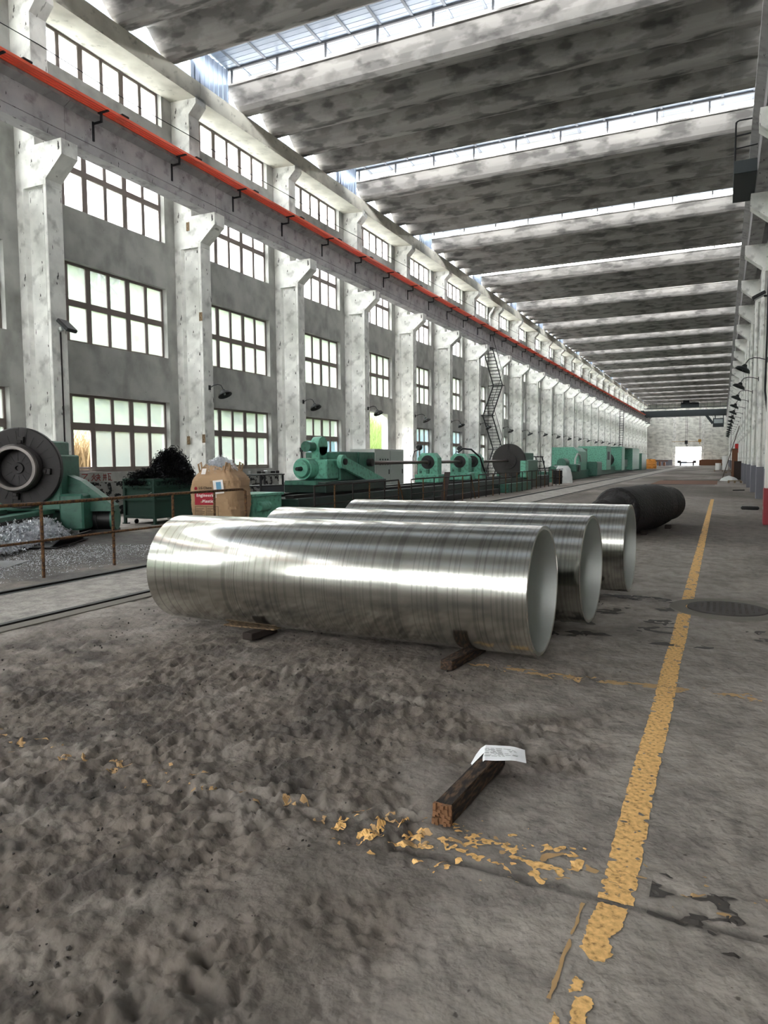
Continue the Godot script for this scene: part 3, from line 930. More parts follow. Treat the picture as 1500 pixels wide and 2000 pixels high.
func make_outside() -> void:
	var h := MB.new()
	var nxx := 26
	var nzz := 60
	var pt := func(a, b):
		var x: float = -18.5 - a * 1.7
		var z: float = 30.0 - b * 4.2
		var y: float = clampf((-19.0 - x) * 0.74, -0.3, 30.0) * 0.82 + (1.6 * nz.get_noise_2d(x * 0.4, z * 0.15) + 0.5 * nz.get_noise_2d(x * 1.5, z * 1.5)) * clampf((-19.5 - x) * 0.3, 0.0, 1.0)
		return Vector3(x, minf(y, 24.0 + 3.0 * nz.get_noise_2d(z * 0.3, 5.0)), z)
	for a in nxx:
		for b in nzz:
			h.quad(pt.call(a, b), pt.call(a, b + 1), pt.call(a + 1, b + 1), pt.call(a + 1, b))
	for q in h.n.size():
		if h.n[q].y < 0: h.n[q] = -h.n[q]
	struct("hillside_ground", h, M.hill_green, "overgrown green hillside outside the windows")
	struct("yard_ground", MB.new().b6(-18.6, -17.05, -0.3, -0.02, 30, -200), M.outside_concrete, "concrete strip outside the windowed wall")
	struct("gate_ground", MB.new().b6(-40, 40, -0.3, -0.01, Z_END - 0.4, -300), M.outside_concrete, "pale yard outside the far gate")
	# grass seen through the side door and the missing pane
	var blade := MB.new()
	for q in 5:
		var a := Vector3(0.02 * q - 0.04, 0, 0.0)
		var lean := Vector3(0.14 * (q - 2), 0, 0.1 * ((q * 7) % 5 - 2))
		var p0 := a
		for s in 3:
			var t := (s + 1) / 3.0
			var p1 := a + Vector3.UP * 0.9 * t + lean * t * t
			var ww := Vector3(0.018 * (1.0 - s / 3.0), 0, 0)
			var ww1 := Vector3(0.018 * (1.0 - t) + 0.002, 0, 0)
			blade.quad(p0 - ww, p0 + ww, p1 + ww1, p1 - ww1)
			p0 = p1
	var tuft := blade.mesh()
	rng.seed = 11
	var grow := func(label: String, m: Material, count: int, area: Callable, s0: float, s1: float):
		var places := []
		for q in count:
			var p: Vector3 = area.call()
			places.append(Transform3D(Basis(Vector3.UP, rng.randf() * TAU).scaled(Vector3.ONE * rng.randf_range(s0, s1)), p))
		tag(part(self, uniq("wild_grass"), strewn(tuft, places), m), label, "grass", "", "stuff")
	var ground := func(x: float, z: float) -> Vector3:
		return Vector3(x, clampf((-19.0 - x) * 0.74, -0.3, 30.0) * 0.82 - 0.1, z)
	grow.call("bright green tall grass growing on the slope outside the side door", M.grass_green, 5200, func(): return ground.call(-19.0 - absf(rng.randfn(0.0, 4.5)), rng.randf_range(-52, -34)), 0.9, 2.0)
	grow.call("dry straw-coloured reed grass outside the missing window pane", M.grass_straw, 900, func(): return Vector3(rng.randf_range(-20.6, -18.9), rng.randf_range(0.4, 1.2), rng.randf_range(-21.5, -15.5)), 0.9, 1.9)
	# lattice mast and bare tree on the hill
	var t := thing("lattice_mast", "grey lattice mast with boxes on the hill beyond the windows", "mast", Vector3(-44, 14.6, -42.0))
	var f := MB.new()
	for c in [[-1, -1], [1, -1], [1, 1], [-1, 1]]: f.bar(Vector3(c[0] * 1.0, 0, c[1] * 1.0), Vector3(c[0] * 0.9, 8.4, c[1] * 0.9), 0.14)
	for lv in 6:
		var y0 := lv * 1.4
		for c in [[-1, -1, 1, -1], [1, -1, 1, 1], [1, 1, -1, 1], [-1, 1, -1, -1]]:
			f.bar(Vector3(c[0], y0, c[1]), Vector3(c[2] * 0.95, y0 + 1.4, c[3] * 0.95), 0.09)
			f.bar(Vector3(c[0], y0 + 1.4, c[1]), Vector3(c[2], y0 + 1.4, c[3]), 0.09)
	part(t, "frame", f, M.tower_grey)
	part(t, "cabin", MB.new().b6(-0.7, 0.9, 4.4, 8.0, -0.8, 0.8, 0.05).b6(-0.4, 0.4, 8.0, 8.8, -0.4, 0.4), M.tower_grey)
	var tr := thing("bare_tree", "leafless thin-branched tree on the hill beyond the windows", "tree", Vector3(-42, 15.0, -44.5))
	part(tr, "trunk", MB.new().cyl(Vector3.ZERO, Vector3(0.1, 4.0, 0), 0.12, 0.05, 8), M.bark)
	rng.seed = 4
	for q in 14:
		var y0 := rng.randf_range(1.5, 4.0)
		var a := rng.randf() * TAU
		var d := Vector3(cos(a), 0, sin(a))
		part(tr, "branch", MB.new().tube([Vector3(0.1, y0, 0), Vector3(0.1, y0 + 0.9, 0) + d * 0.8, Vector3(0.1, y0 + 2.4, 0) + d * 1.5], 0.03, 5), M.bark)

# ------------------------------------------------------------------ fittings on the walls
func make_fittings() -> void:
	# orange conductor bars on brackets along the runway beam
	var bus := thing("conductor_bars", "four orange conductor bars running along the crane beam", "busbar")
	for q in 4:
		part(bus, "conductor_bar", MB.new().b6(-14.91 + q * 0.095, -14.87 + q * 0.095, 10.66, 10.73, Z_BACK, -159.0), M.orange_bar)
	# signal wire strung along the upper columns
	var pts := []
	for q in 27:
		var k := q - 2
		pts.append(Vector3(-15.92, 12.15 + 0.012 * k, zk(k) - 0.25))
		pts.append(Vector3(-15.92, 12.08 + 0.012 * k, zk(k) - 3.2))
	solo("signal_wire", MB.new().tube(pts, 0.012, 5), M.black_steel, "thin black wire strung across the upper columns under the eave", "wire")
	# floodlight on the first column
	var fl := thing("floodlight", "black square floodlight on the column next to the missing pane", "floodlight", Vector3(-15.6, 5.02, -13.48))
	part(fl, "bracket", MB.new().box(Vector3(0.06, 0.0, 0.0), Vector3(0.12, 0.05, 0.05)).cyl(Vector3(0.10, -0.05, 0), Vector3(0.10, 0.05, 0), 0.05, 0.05, 12), M.cabinet_grey)
	var tilt := Basis(Vector3.UP, 0.2) * Basis(Vector3(0, 0, 1), -0.75)
	part(fl, "housing", MB.new().box(Vector3(0.30, 0.06, 0.0), Vector3(0.42, 0.10, 0.40), 0.02, tilt), M.black_steel)
	part(fl, "lens", MB.new().box(Vector3(0.30, 0.06, 0.0) + tilt * Vector3(0.05, -0.052, 0.0), Vector3(0.26, 0.012, 0.34), 0.0, tilt), M.lamp_glass)
	solo("conduit", MB.new().tube([Vector3(-15.585, 4.95, -13.52), Vector3(-15.585, 0.3, -13.52)], 0.02, 6), M.rail_dark, "thin brown conduit running down the column below the floodlight", "conduit")
	# gooseneck lamps, one a column
	var goose := func(side: int, k: int, label: String, grp: String, y: float, yaw: float):
		var s := 1.0 if side == 0 else -1.0
		var x := -15.6 if side == 0 else mir(-15.6)
		var g := thing("gooseneck_lamp", label, "lamp", Vector3(x, y, zk(k) - 0.28), yaw, grp)
		part(g, "wall_plate", MB.new().box(Vector3(s * 0.012, 0.0, 0), Vector3(0.024, 0.16, 0.10), 0.004), M.black_steel)
		part(g, "arm", MB.new().tube([Vector3(s * 0.02, 0, 0), Vector3(s * 0.22, 0.07, 0), Vector3(s * 0.38, 0.09, 0), Vector3(s * 0.52, 0.05, 0), Vector3(s * 0.60, -0.06, 0), Vector3(s * 0.62, -0.14, 0)], 0.014, 7), M.black_steel)
		var tf := Transform3D(Basis(Vector3(0, 0, 1), s * 0.45), Vector3(s * 0.62, -0.13, 0))
		part(g, "shade", MB.new().lathe(tf, [Vector2(0.03, 0.0), Vector2(0.035, -0.0)], 3).lathe(tf, [Vector2(0.235, -0.185), Vector2(0.24, -0.175), Vector2(0.20, -0.10), Vector2(0.09, -0.05), Vector2(0.05, 0.03), Vector2(0.0, 0.04)], 20).lathe(tf, [Vector2(0.0, -0.03), Vector2(0.08, -0.06), Vector2(0.19, -0.11), Vector2(0.235, -0.185)], 20), M.lamp_shade)
		part(g, "bulb", MB.new().lathe(tf, [Vector2(0.0, -0.17), Vector2(0.03, -0.155), Vector2(0.04, -0.12), Vector2(0.03, -0.08), Vector2(0.02, -0.05)], 12), M.lamp_glass)
	for k in range(1, 19):
		goose.call(0, k, "dark gooseneck wall lamp on a column of the windowed wall", "gooseneck lamps of the windowed wall", 4.1 - 0.05 * (k % 3), -0.1 * (k % 4))
	for k in range(2, 16):
		goose.call(1, k, "dark gooseneck wall lamp on a column of the wall without windows", "gooseneck lamps of the opposite wall", 4.6, 0.0)
	# opposite wall: second floodlight, hoses, conduit
	fl = thing("floodlight", "black floodlight on the column across from the windows", "floodlight", Vector3(mir(-15.6), 6.55, zk(2) - 0.25))
	part(fl, "bracket", MB.new().box(Vector3(-0.08, 0, 0), Vector3(0.16, 0.05, 0.05)), M.black_steel)
	part(fl, "housing", MB.new().box(Vector3(-0.30, 0.02, 0), Vector3(0.40, 0.10, 0.34), 0.02, Basis(Vector3(0, 0, 1), 0.45)), M.black_steel)
	part(fl, "lens", MB.new().box(Vector3(-0.30, 0.02, 0) + Basis(Vector3(0, 0, 1), 0.45) * Vector3(0, -0.055, 0), Vector3(0.32, 0.012, 0.28), 0.0, Basis(Vector3(0, 0, 1), 0.45)), M.lamp_glass)
	solo("wall_conduit", MB.new().tube([Vector3(0.98, 13.2, Z_BACK - 1), Vector3(0.98, 13.25, -60), Vector3(0.98, 13.3, -160)], 0.03, 6), M.rust_brown, "long brown conduit under the eave opposite the windows", "conduit")
	solo("drain_pipe", MB.new().tube([Vector3(-16.2, 13.33, zk(7) + 0.25), Vector3(-16.3, 13.1, zk(7) + 0.25), Vector3(-16.55, 12.8, zk(7) + 0.25), Vector3(-16.565, 12.5, zk(7) + 0.25), Vector3(-16.565, 10.5, zk(7) + 0.25)], 0.10, 10), M.white_roll, "white drain pipe bending down beside a top window", "pipe")
	solo("black_hose", MB.new().tube([Vector3(1.155, 8.5, zk(2) - 0.1), Vector3(1.15, 5.0, zk(2) - 0.05), Vector3(1.12, 3.6, zk(2) + 0.4), Vector3(1.12, 2.9, zk(2) + 2.0), Vector3(1.14, 2.5, zk(2) + 3.4)], 0.03, 7), M.black_steel, "black cable hanging slack from a column opposite the windows", "cable")
	for q in [[-15.66, 6.35, 1], [-15.66, 2.35, 1], [-16.3, 2.3, 1], [-16.1, 9.3, 1]]:
		solo("timber_insert", MB.new().box(Vector3(q[0], q[1], zk(q[2]) + 0.004), Vector3(0.13, 0.28, 0.012), 0.003), M.pale_wood, "small tan wooden insert set in a column face", "insert", "wooden inserts in the column")
	# boxed-in riser with a red foot beside the first column in view
	var rs := thing("riser_casing", "white riser casing with a dark red foot standing against a column", "casing", Vector3(1.05, 0, zk(1) + 0.02))
	part(rs, "panel", MB.new().b6(-0.13, 0.13, 0.86, 7.5, -0.2, 0.2, 0.01), M.print_white)
	part(rs, "red_foot", MB.new().b6(-0.15, 0.13, 0.0, 0.86, -0.22, 0.22, 0.01), M.box_red)
	part(rs, "latch", MB.new().b6(-0.155, -0.148, 0.35, 0.42, -0.03, 0.03).b6(-0.135, -0.129, 2.0, 2.08, -0.02, 0.02), M.cabinet_grey)
	# crane access platform
	var pf := thing("access_platform", "dark green crane access platform with black tube railing under the roof", "platform", Vector3(0.1, 9.66, -23.4))
	part(pf, "deck", MB.new().b6(0, 0.60, 0.0, 0.36, -2.6, 0.0, 0.01), M.crane_dark)
	for zz in [-0.03, -1.3, -2.55]:
		part(pf, "railing_post", MB.new().tube([Vector3(0.03, 0.36, zz), Vector3(0.03, 1.42, zz)], 0.022, 8), M.black_steel)
	part(pf, "handrail", MB.new().tube([Vector3(0.03, 0.36, -0.03), Vector3(0.03, 1.36, -0.03), Vector3(0.05, 1.44, -0.03), Vector3(0.12, 1.47, -0.03), Vector3(0.6, 1.47, -0.03)], 0.022, 8), M.black_steel)
	part(pf, "midrail", MB.new().tube([Vector3(0.03, 1.05, -0.03), Vector3(0.6, 1.09, -0.03)], 0.022, 8), M.black_steel)
	part(pf, "midrail", MB.new().tube([Vector3(0.03, 0.7, -0.03), Vector3(0.6, 0.74, -0.03)], 0.018, 8), M.black_steel)
	part(pf, "side_rail", MB.new().tube([Vector3(0.03, 1.42, -0.03), Vector3(0.03, 1.42, -2.55)], 0.022, 8), M.black_steel)
	# painted characters on the wall below the missing pane
	var sg := thing("wall_writing", "faded dark red painted characters on the wall below the missing pane", "writing", Vector3(X_LEFT + 0.014, 1.04, -15.0))
	var strokes := [
		[[[0.0, 0.20], [0.16, 0.20], [0.02, 0.04], [0.02, 0.0], [0.18, 0.0], [0.18, 0.05]]],
		[[[0.30, 0.16], [0.27, 0.10]], [[0.33, 0.21], [0.33, 0.10], [0.26, 0.0]], [[0.33, 0.10], [0.38, 0.0]], [[0.39, 0.16], [0.36, 0.11]], [[0.40, 0.16], [0.49, 0.16], [0.49, 0.09]], [[0.39, 0.09], [0.51, 0.09]], [[0.45, 0.21], [0.45, 0.10], [0.39, 0.0]], [[0.45, 0.09], [0.51, 0.0]]],
		[[[0.60, 0.20], [0.62, 0.16]], [[0.67, 0.20], [0.65, 0.16]], [[0.58, 0.15], [0.69, 0.15]], [[0.58, 0.09], [0.69, 0.09]], [[0.61, 0.15], [0.61, 0.05], [0.58, 0.0]], [[0.66, 0.15], [0.66, 0.0]], [[0.71, 0.20], [0.82, 0.20]], [[0.74, 0.20], [0.74, 0.0], [0.78, 0.03]], [[0.74, 0.13], [0.79, 0.13], [0.79, 0.0], [0.84, 0.0]]],
	]
	for ch in strokes:
		var b := MB.new()
		for s in ch:
			for q in s.size() - 1: b.bar(Vector3(0, s[q][1], -s[q][0] * 1.35), Vector3(0, s[q + 1][1], -s[q + 1][0] * 1.35), 0.004, 0.022)
		part(sg, "character", b, M.wall_red)

func zig_stair(called: String, label: String, x: float, z: float, h: float, flights: int) -> void:
	var t := thing(called, label, "stair", Vector3(x, 0, z))
	var fh := h / flights
	for f in flights:
		var y0 := f * fh
		var za := 0.0 if f % 2 == 0 else -2.6
		var zb := -2.6 if f % 2 == 0 else 0.0
		for xx in [-0.35, 0.35]: part(t, "stringer", MB.new().bar(Vector3(xx, y0, za), Vector3(xx, y0 + fh, zb), 0.04, 0.12), M.black_steel)
		for q in 11:
			var u := (q + 0.5) / 11.0
			part(t, "tread", MB.new().box(Vector3(0, y0 + fh * u, lerpf(za, zb, u)), Vector3(0.7, 0.03, 0.2)), M.black_steel)
		part(t, "handrail", MB.new().tube([Vector3(0.35, y0 + 0.9, za), Vector3(0.35, y0 + fh + 0.9, zb)], 0.02, 6), M.black_steel)
		part(t, "landing", MB.new().box(Vector3(0, y0 + fh, zb), Vector3(0.9, 0.05, 0.6)), M.black_steel)
		part(t, "landing_bracket", MB.new().bar(Vector3(0, y0 + fh, zb), Vector3(-0.75, y0 + fh, zb), 0.06), M.black_steel)

# ------------------------------------------------------------------ big tubes and loose timber
func tube_thing(label: String, at: Vector3, yaw: float, length: float, r: float, tilt: float) -> void:
	var t := thing("metal_tube", label, "tube", at, yaw, "turned metal tubes on the floor")
	t.rotation.z = tilt
	var ri := r - 0.027
	var outer := MB.new()
	var seg := 160
	for s in seg:
		var t0 := TAU * s / seg
		var t1 := TAU * (s + 1) / seg
		var e0 := Vector3(0, cos(t0), sin(t0))
		var e1 := Vector3(0, cos(t1), sin(t1))
		var a := Vector3(0, 0, 0)
		var l := Vector3(-length, 0, 0)
		outer.quadn(l + e0 * r, l + e1 * r, a + e1 * r, a + e0 * r, e0, e1, e1, e0)
		for p in [Vector2(0, t0 / TAU), Vector2(0, t1 / TAU), Vector2(1, t1 / TAU), Vector2(1, t0 / TAU)]: outer.uv.append(p)
	part(t, "outer_wall", outer, M.turned_metal)
	var along := Transform3D(Basis(Vector3(0, 1, 0), Vector3(-1, 0, 0), Vector3(0, 0, 1)), Vector3.ZERO)   # local y runs back along the tube
	part(t, "bore", MB.new().lathe(along, [Vector2(ri, length), Vector2(ri, 0.0)], 96), M.bored_metal)
	part(t, "cut_end", MB.new().lathe(along, [Vector2(ri, 0.0), Vector2(ri + 0.004, -0.003), Vector2(r - 0.005, -0.003), Vector2(r, 0.002)], 96), M.cut_metal)
	part(t, "cut_end", MB.new().lathe(along, [Vector2(r, length - 0.002), Vector2(r - 0.005, length + 0.003), Vector2(ri + 0.004, length + 0.003), Vector2(ri, length)], 96), M.cut_metal)

func timber(called: String, label: String, at: Vector3, size: Vector3, yaw: float, m: Material) -> Node3D:
	var o := solo(called, MB.new().box(Vector3(0, size.y / 2, 0), size, 0.006), m, label, "timber", "", at)
	o.rotation.y = yaw
	return o

func make_tubes() -> void:
	tube_thing("brushed metal tube lying on timber in front of two others", Vector3(-1.215, 0.572, -5.425), -0.015, 3.54, 0.494, 0.003)
	tube_thing("brushed metal tube lying between two others", Vector3(-1.06, 0.568, -6.70), -0.05, 3.45, 0.49, 0.0)
	tube_thing("brushed metal tube lying behind two others beside the black forging", Vector3(-0.917, 0.568, -8.45), -0.03, 3.52, 0.49, 0.0)
	timber("timber_block", "brown timber block under the open end of the front tube", Vector3(-1.80, 0.0, -5.28), Vector3(0.10, 0.075, 0.62), -0.12, M.old_wood)
	timber("timber_block", "dark timber block under a pale plank below the front tube", Vector3(-3.74, 0.0, -5.30), Vector3(0.11, 0.062, 0.36), -0.1, M.dark_wood)
	var pl := timber("plank", "pale rough plank on a dark block under the front tube", Vector3(-3.86, 0.062, -5.36), Vector3(0.55, 0.013, 0.16), 0.04, M.pale_wood)
	pl.set_meta("category", "plank")
	for q in [[-1.75, -6.55], [-3.6, -6.8], [-1.6, -8.3], [-3.4, -8.5]]:
		timber("timber_block", "dark timber block hidden beneath the rear tubes", Vector3(q[0], 0, q[1]), Vector3(0.10, 0.077, 0.5), 0.0, M.dark_wood).set_meta("group", "blocks beneath the rear tubes")
	# timber with the paper sheet
	var t := thing("broken_timber", "square brown timber with a splintered end lying on the dirt", "timber", Vector3(-1.035, 0.004, -3.15), -0.06)
	part(t, "beam", MB.new().b6(-0.041, 0.041, 0.0, 0.088, -0.36, 0.33, 0.005), M.old_wood)
	var sp := MB.new()
	rng.seed = 9
	for a in 6:
		for b in 6:
			var h := rng.randf_range(0.006, 0.035)
			var p := Vector3(-0.034 + a * 0.0136, 0.008 + b * 0.0146, 0.33)
			sp.box(p + Vector3(0, 0, h / 2), Vector3(0.014, 0.015, h), 0.0, Basis(Vector3(1, 0.3, 0).normalized(), rng.randf_range(-0.25, 0.25)))
	part(t, "splintered_end", sp, M.split_wood)
	var pp := MB.new()
	var w := 12
	var d := 9
	var pt := func(a, b):
		var u: float = a / float(w) - 0.5
		var v: float = b / float(d) - 0.5
		var y := 0.0915 + 0.004 * sin(v * 5.0)
		y += -0.9 * pow(maxf(0.0, -u - 0.16), 1.6) - 0.10 * pow(maxf(0.0, u - 0.28), 1.2) + 0.05 * maxf(0.0, v) * maxf(0, u)
		var q := Vector2(u * 0.30, v * 0.205).rotated(-0.28)
		return Vector3(q.x, y, q.y)
	for a in w:
		for b in d:
			pp.quad(pt.call(a, b), pt.call(a, b + 1), pt.call(a + 1, b + 1), pt.call(a + 1, b))
	var ps := thing("paper_sheet", "white printed paper sheet draped over the broken timber", "paper", Vector3(-1.0, 0.006, -3.42))
	part(ps, "sheet", pp, M.paper)
	var pr := MB.new()
	rng.seed = 3
	for l in 9:
		var v := 0.2 + l * 0.07
		var u := 0.32
		while u < 0.86:
			var ln := rng.randf_range(0.03, 0.12)
			if rng.randf() < 0.75:
				var p0: Vector3 = pt.call(u * w, v * d)
				var p1: Vector3 = pt.call(minf(u + ln, 0.9) * w, v * d)
				pr.bar(p0 + Vector3(0, 0.0012, 0), p1 + Vector3(0, 0.0012, 0), 0.0022, 0.0005)
			u += ln + 0.025
	part(ps, "print", pr, M.print_black)
	# black forging
	var fo := thing("forging", "black scaled steel forging with stepped ends lying behind the tubes", "forging", Vector3(-1.95, 0.5, -15.05), 0.0)
	var ax := Vector3(1.0, 0, -4.35).normalized()
	var bs := Basis(ax.cross(Vector3.UP).normalized(), ax, ax.cross(Vector3.UP).normalized().cross(ax))
	var tf := Transform3D(bs, Vector3.ZERO)
	part(fo, "body", MB.new().lathe(tf, [Vector2(0.34, -0.02), Vector2(0.44, 0.02), Vector2(0.49, 0.12), Vector2(0.5, 0.4), Vector2(0.485, 1.0), Vector2(0.5, 1.6), Vector2(0.495, 2.3), Vector2(0.46, 2.75), Vector2(0.36, 2.95)], 48), M.forging)
	part(fo, "stub_end", MB.new().lathe(tf, [Vector2(0.0, -0.75), Vector2(0.25, -0.74), Vector2(0.29, -0.68), Vector2(0.3, -0.1), Vector2(0.36, 0.0)], 40), M.forging)
	part(fo, "collar_end", MB.new().lathe(tf, [Vector2(0.35, 2.94), Vector2(0.39, 3.0), Vector2(0.40, 3.55), Vector2(0.36, 3.65), Vector2(0.0, 3.66)], 40), M.forging)
	for q in [0.7, 2.3]:
		var c: Vector3 = Vector3(-1.95, 0, -15.05) + ax * q
		timber("chock", "dark timber chock under the black forging", Vector3(c.x + 0.36, 0, c.z + 0.0), Vector3(0.12, 0.085, 0.25), 0.0, M.dark_wood).set_meta("group", "chocks under the forging")
	# manhole with a concrete collar
	var mh := thing("manhole_cover", "round dark manhole cover in a pale concrete collar", "manhole cover", Vector3(0.08, 0, -8.19))
	part(mh, "collar", MB.new().lathe(Transform3D(), [Vector2(0.56, 0.002), Vector2(0.55, 0.010), Vector2(0.40, 0.012), Vector2(0.395, 0.0)], 40), M.pale_scrape)
	part(mh, "cover", MB.new().lathe(Transform3D(), [Vector2(0.385, 0.0), Vector2(0.38, 0.016), Vector2(0.36, 0.018), Vector2(0.0, 0.018)], 40), M.dark_stain)
	var kn := MB.new()
	for a in range(-5, 6):
		for b in range(-5, 6):
			if Vector2(a, b).length() < 5.3: kn.box(Vector3(a * 0.06, 0.020, b * 0.06), Vector3(0.03, 0.006, 0.03))
	part(mh, "stud_pattern", kn, M.dark_stain, "stuff")

# ------------------------------------------------------------------ rails and railings
func make_rails() -> void:
	for x in [-7.85, -6.25]:
		var r := MB.new()
		r.b6(x - 0.035, x + 0.035, -0.02, 0.028, 8.0, -176.0)
		var o := solo("floor_rail", r, M.rail_steel, "dark steel track rail set in the floor " + ("beside the brown railing" if x < -7 else "next to the ends of the tubes"), "rail")
		part(o, "flangeway", MB.new().b6(x + 0.035, x + 0.11, 0.001, 0.004, 8.0, -176.0), M.oily_black)
	solo("rail_kerb", MB.new().b6(-6.2, -6.02, -0.02, 0.012, 8.0, -60.0), M.pale_scrape, "narrow pale concrete strip beside the track rail", "kerb")
	# railing in front of the faceplate lathe
	var rl := thing("railing", "rusty brown tube railing in front of the faceplate lathe", "railing", Vector3(-8.4, 0, 0))
	var zs := [-5.6, -6.85, -8.12, -9.45, -10.55, -11.5]
	for z in zs:
		if z == zs[5]: continue
		part(rl, "post", MB.new().tube([Vector3(0, 0, z), Vector3(0, 1.02, z)], 0.022, 8), M.rail_rust)
	part(rl, "top_rail", MB.new().tube([Vector3(0, 1.03, -4.3), Vector3(0, 1.02, -7), Vector3(0.01, 1.04, -9.5), Vector3(0, 1.04, -11.4), Vector3(0, 1.0, -11.5), Vector3(0, 0.0, -11.52)], 0.024, 8), M.rail_rust)
	part(rl, "mid_rail", MB.new().tube([Vector3(0.02, 0.50, -4.3), Vector3(0.02, 0.52, -8), Vector3(0.02, 0.5, -11.5)], 0.018, 8), M.rail_rust)
	# railing along the boring machine
	var r2 := thing("railing", "dark and yellow tube railing along the boring machine bed", "railing", Vector3(-9.1, 0, 0))
	var q := 0
	var z := -15.3
	while z > -45.0:
		var gap := q in [5, 12]
		part(r2, "post", MB.new().tube([Vector3(0, 0, z), Vector3(0, 0.96, z)], 0.022, 8), M.rail_rust if q % 2 == 1 else M.rail_dark)
		if not gap:
			part(r2, "top_rail", MB.new().tube([Vector3(0, 0.96, z), Vector3(0, 0.97, z - 1.02)], 0.022, 8), M.rail_dark)
			part(r2, "mid_rail", MB.new().tube([Vector3(0.0, 0.48, z), Vector3(0, 0.48, z - 1.02)], 0.018, 8), M.rail_dark)
		else:
			part(r2, "slanted_stay", MB.new().tube([Vector3(0, 0.96, z), Vector3(0.0, 0.0, z - 0.55)], 0.02, 8), M.rail_rust)
		z -= 1.02
		q += 1

# ------------------------------------------------------------------ swarf
func curl_mesh(r: float, l: float, w: float, turns: float) -> ArrayMesh:
	var b := MB.new()
	var m := int(turns * 7)
	var prev := []
	for k in m + 1:
		var a := TAU * turns * k / m
		var p := Vector3(cos(a) * r, l * k / m, sin(a) * r)
		var cur := [p, p + Vector3(cos(a) * 0.3 * w, w, sin(a) * 0.3 * w)]
		if k: b.quad(prev[0], cur[0], cur[1], prev[1])
		prev = cur
	return b.mesh()

func strewn(mesh: ArrayMesh, places: Array) -> ArrayMesh:                   # many copies of a small mesh joined into one
	var a := mesh.surface_get_arrays(0)
	var v0: PackedVector3Array = a[Mesh.ARRAY_VERTEX]
	var n0: PackedVector3Array = a[Mesh.ARRAY_NORMAL]
	var i0: PackedInt32Array = a[Mesh.ARRAY_INDEX]
	var b := MB.new()
	for t in places:
		var o := b.v.size()
		b.v.append_array(t * v0)
		b.n.append_array(Transform3D(t.basis.orthonormalized(), Vector3.ZERO) * n0)
		for q in i0: b.i.append(o + q)
	return b.mesh()

func swarf(called: String, label: String, m: Material, mesh: Mesh, count: int, where: Callable, s0: float, s1: float, cat: String) -> void:
	var places := []
	for q in count:
		var p: Vector3 = where.call()
		places.append(Transform3D(Basis.from_euler(Vector3(rng.randf() * TAU, rng.randf() * TAU, rng.randf() * TAU)).scaled(Vector3.ONE * rng.randf_range(s0, s1)), p))
	tag(part(self, uniq(called), strewn(mesh, places), m), label, cat, "", "stuff")

func in_heap(c: Vector3, rx: float, h: float, rz: float) -> Vector3:
	var a := rng.randf() * TAU
	var t := sqrt(rng.randf())
	var y := h * (1.0 - t * t) * (1.0 - 0.35 * rng.randf() * rng.randf())
	return c + Vector3(cos(a) * t * rx, y, sin(a) * t * rz)

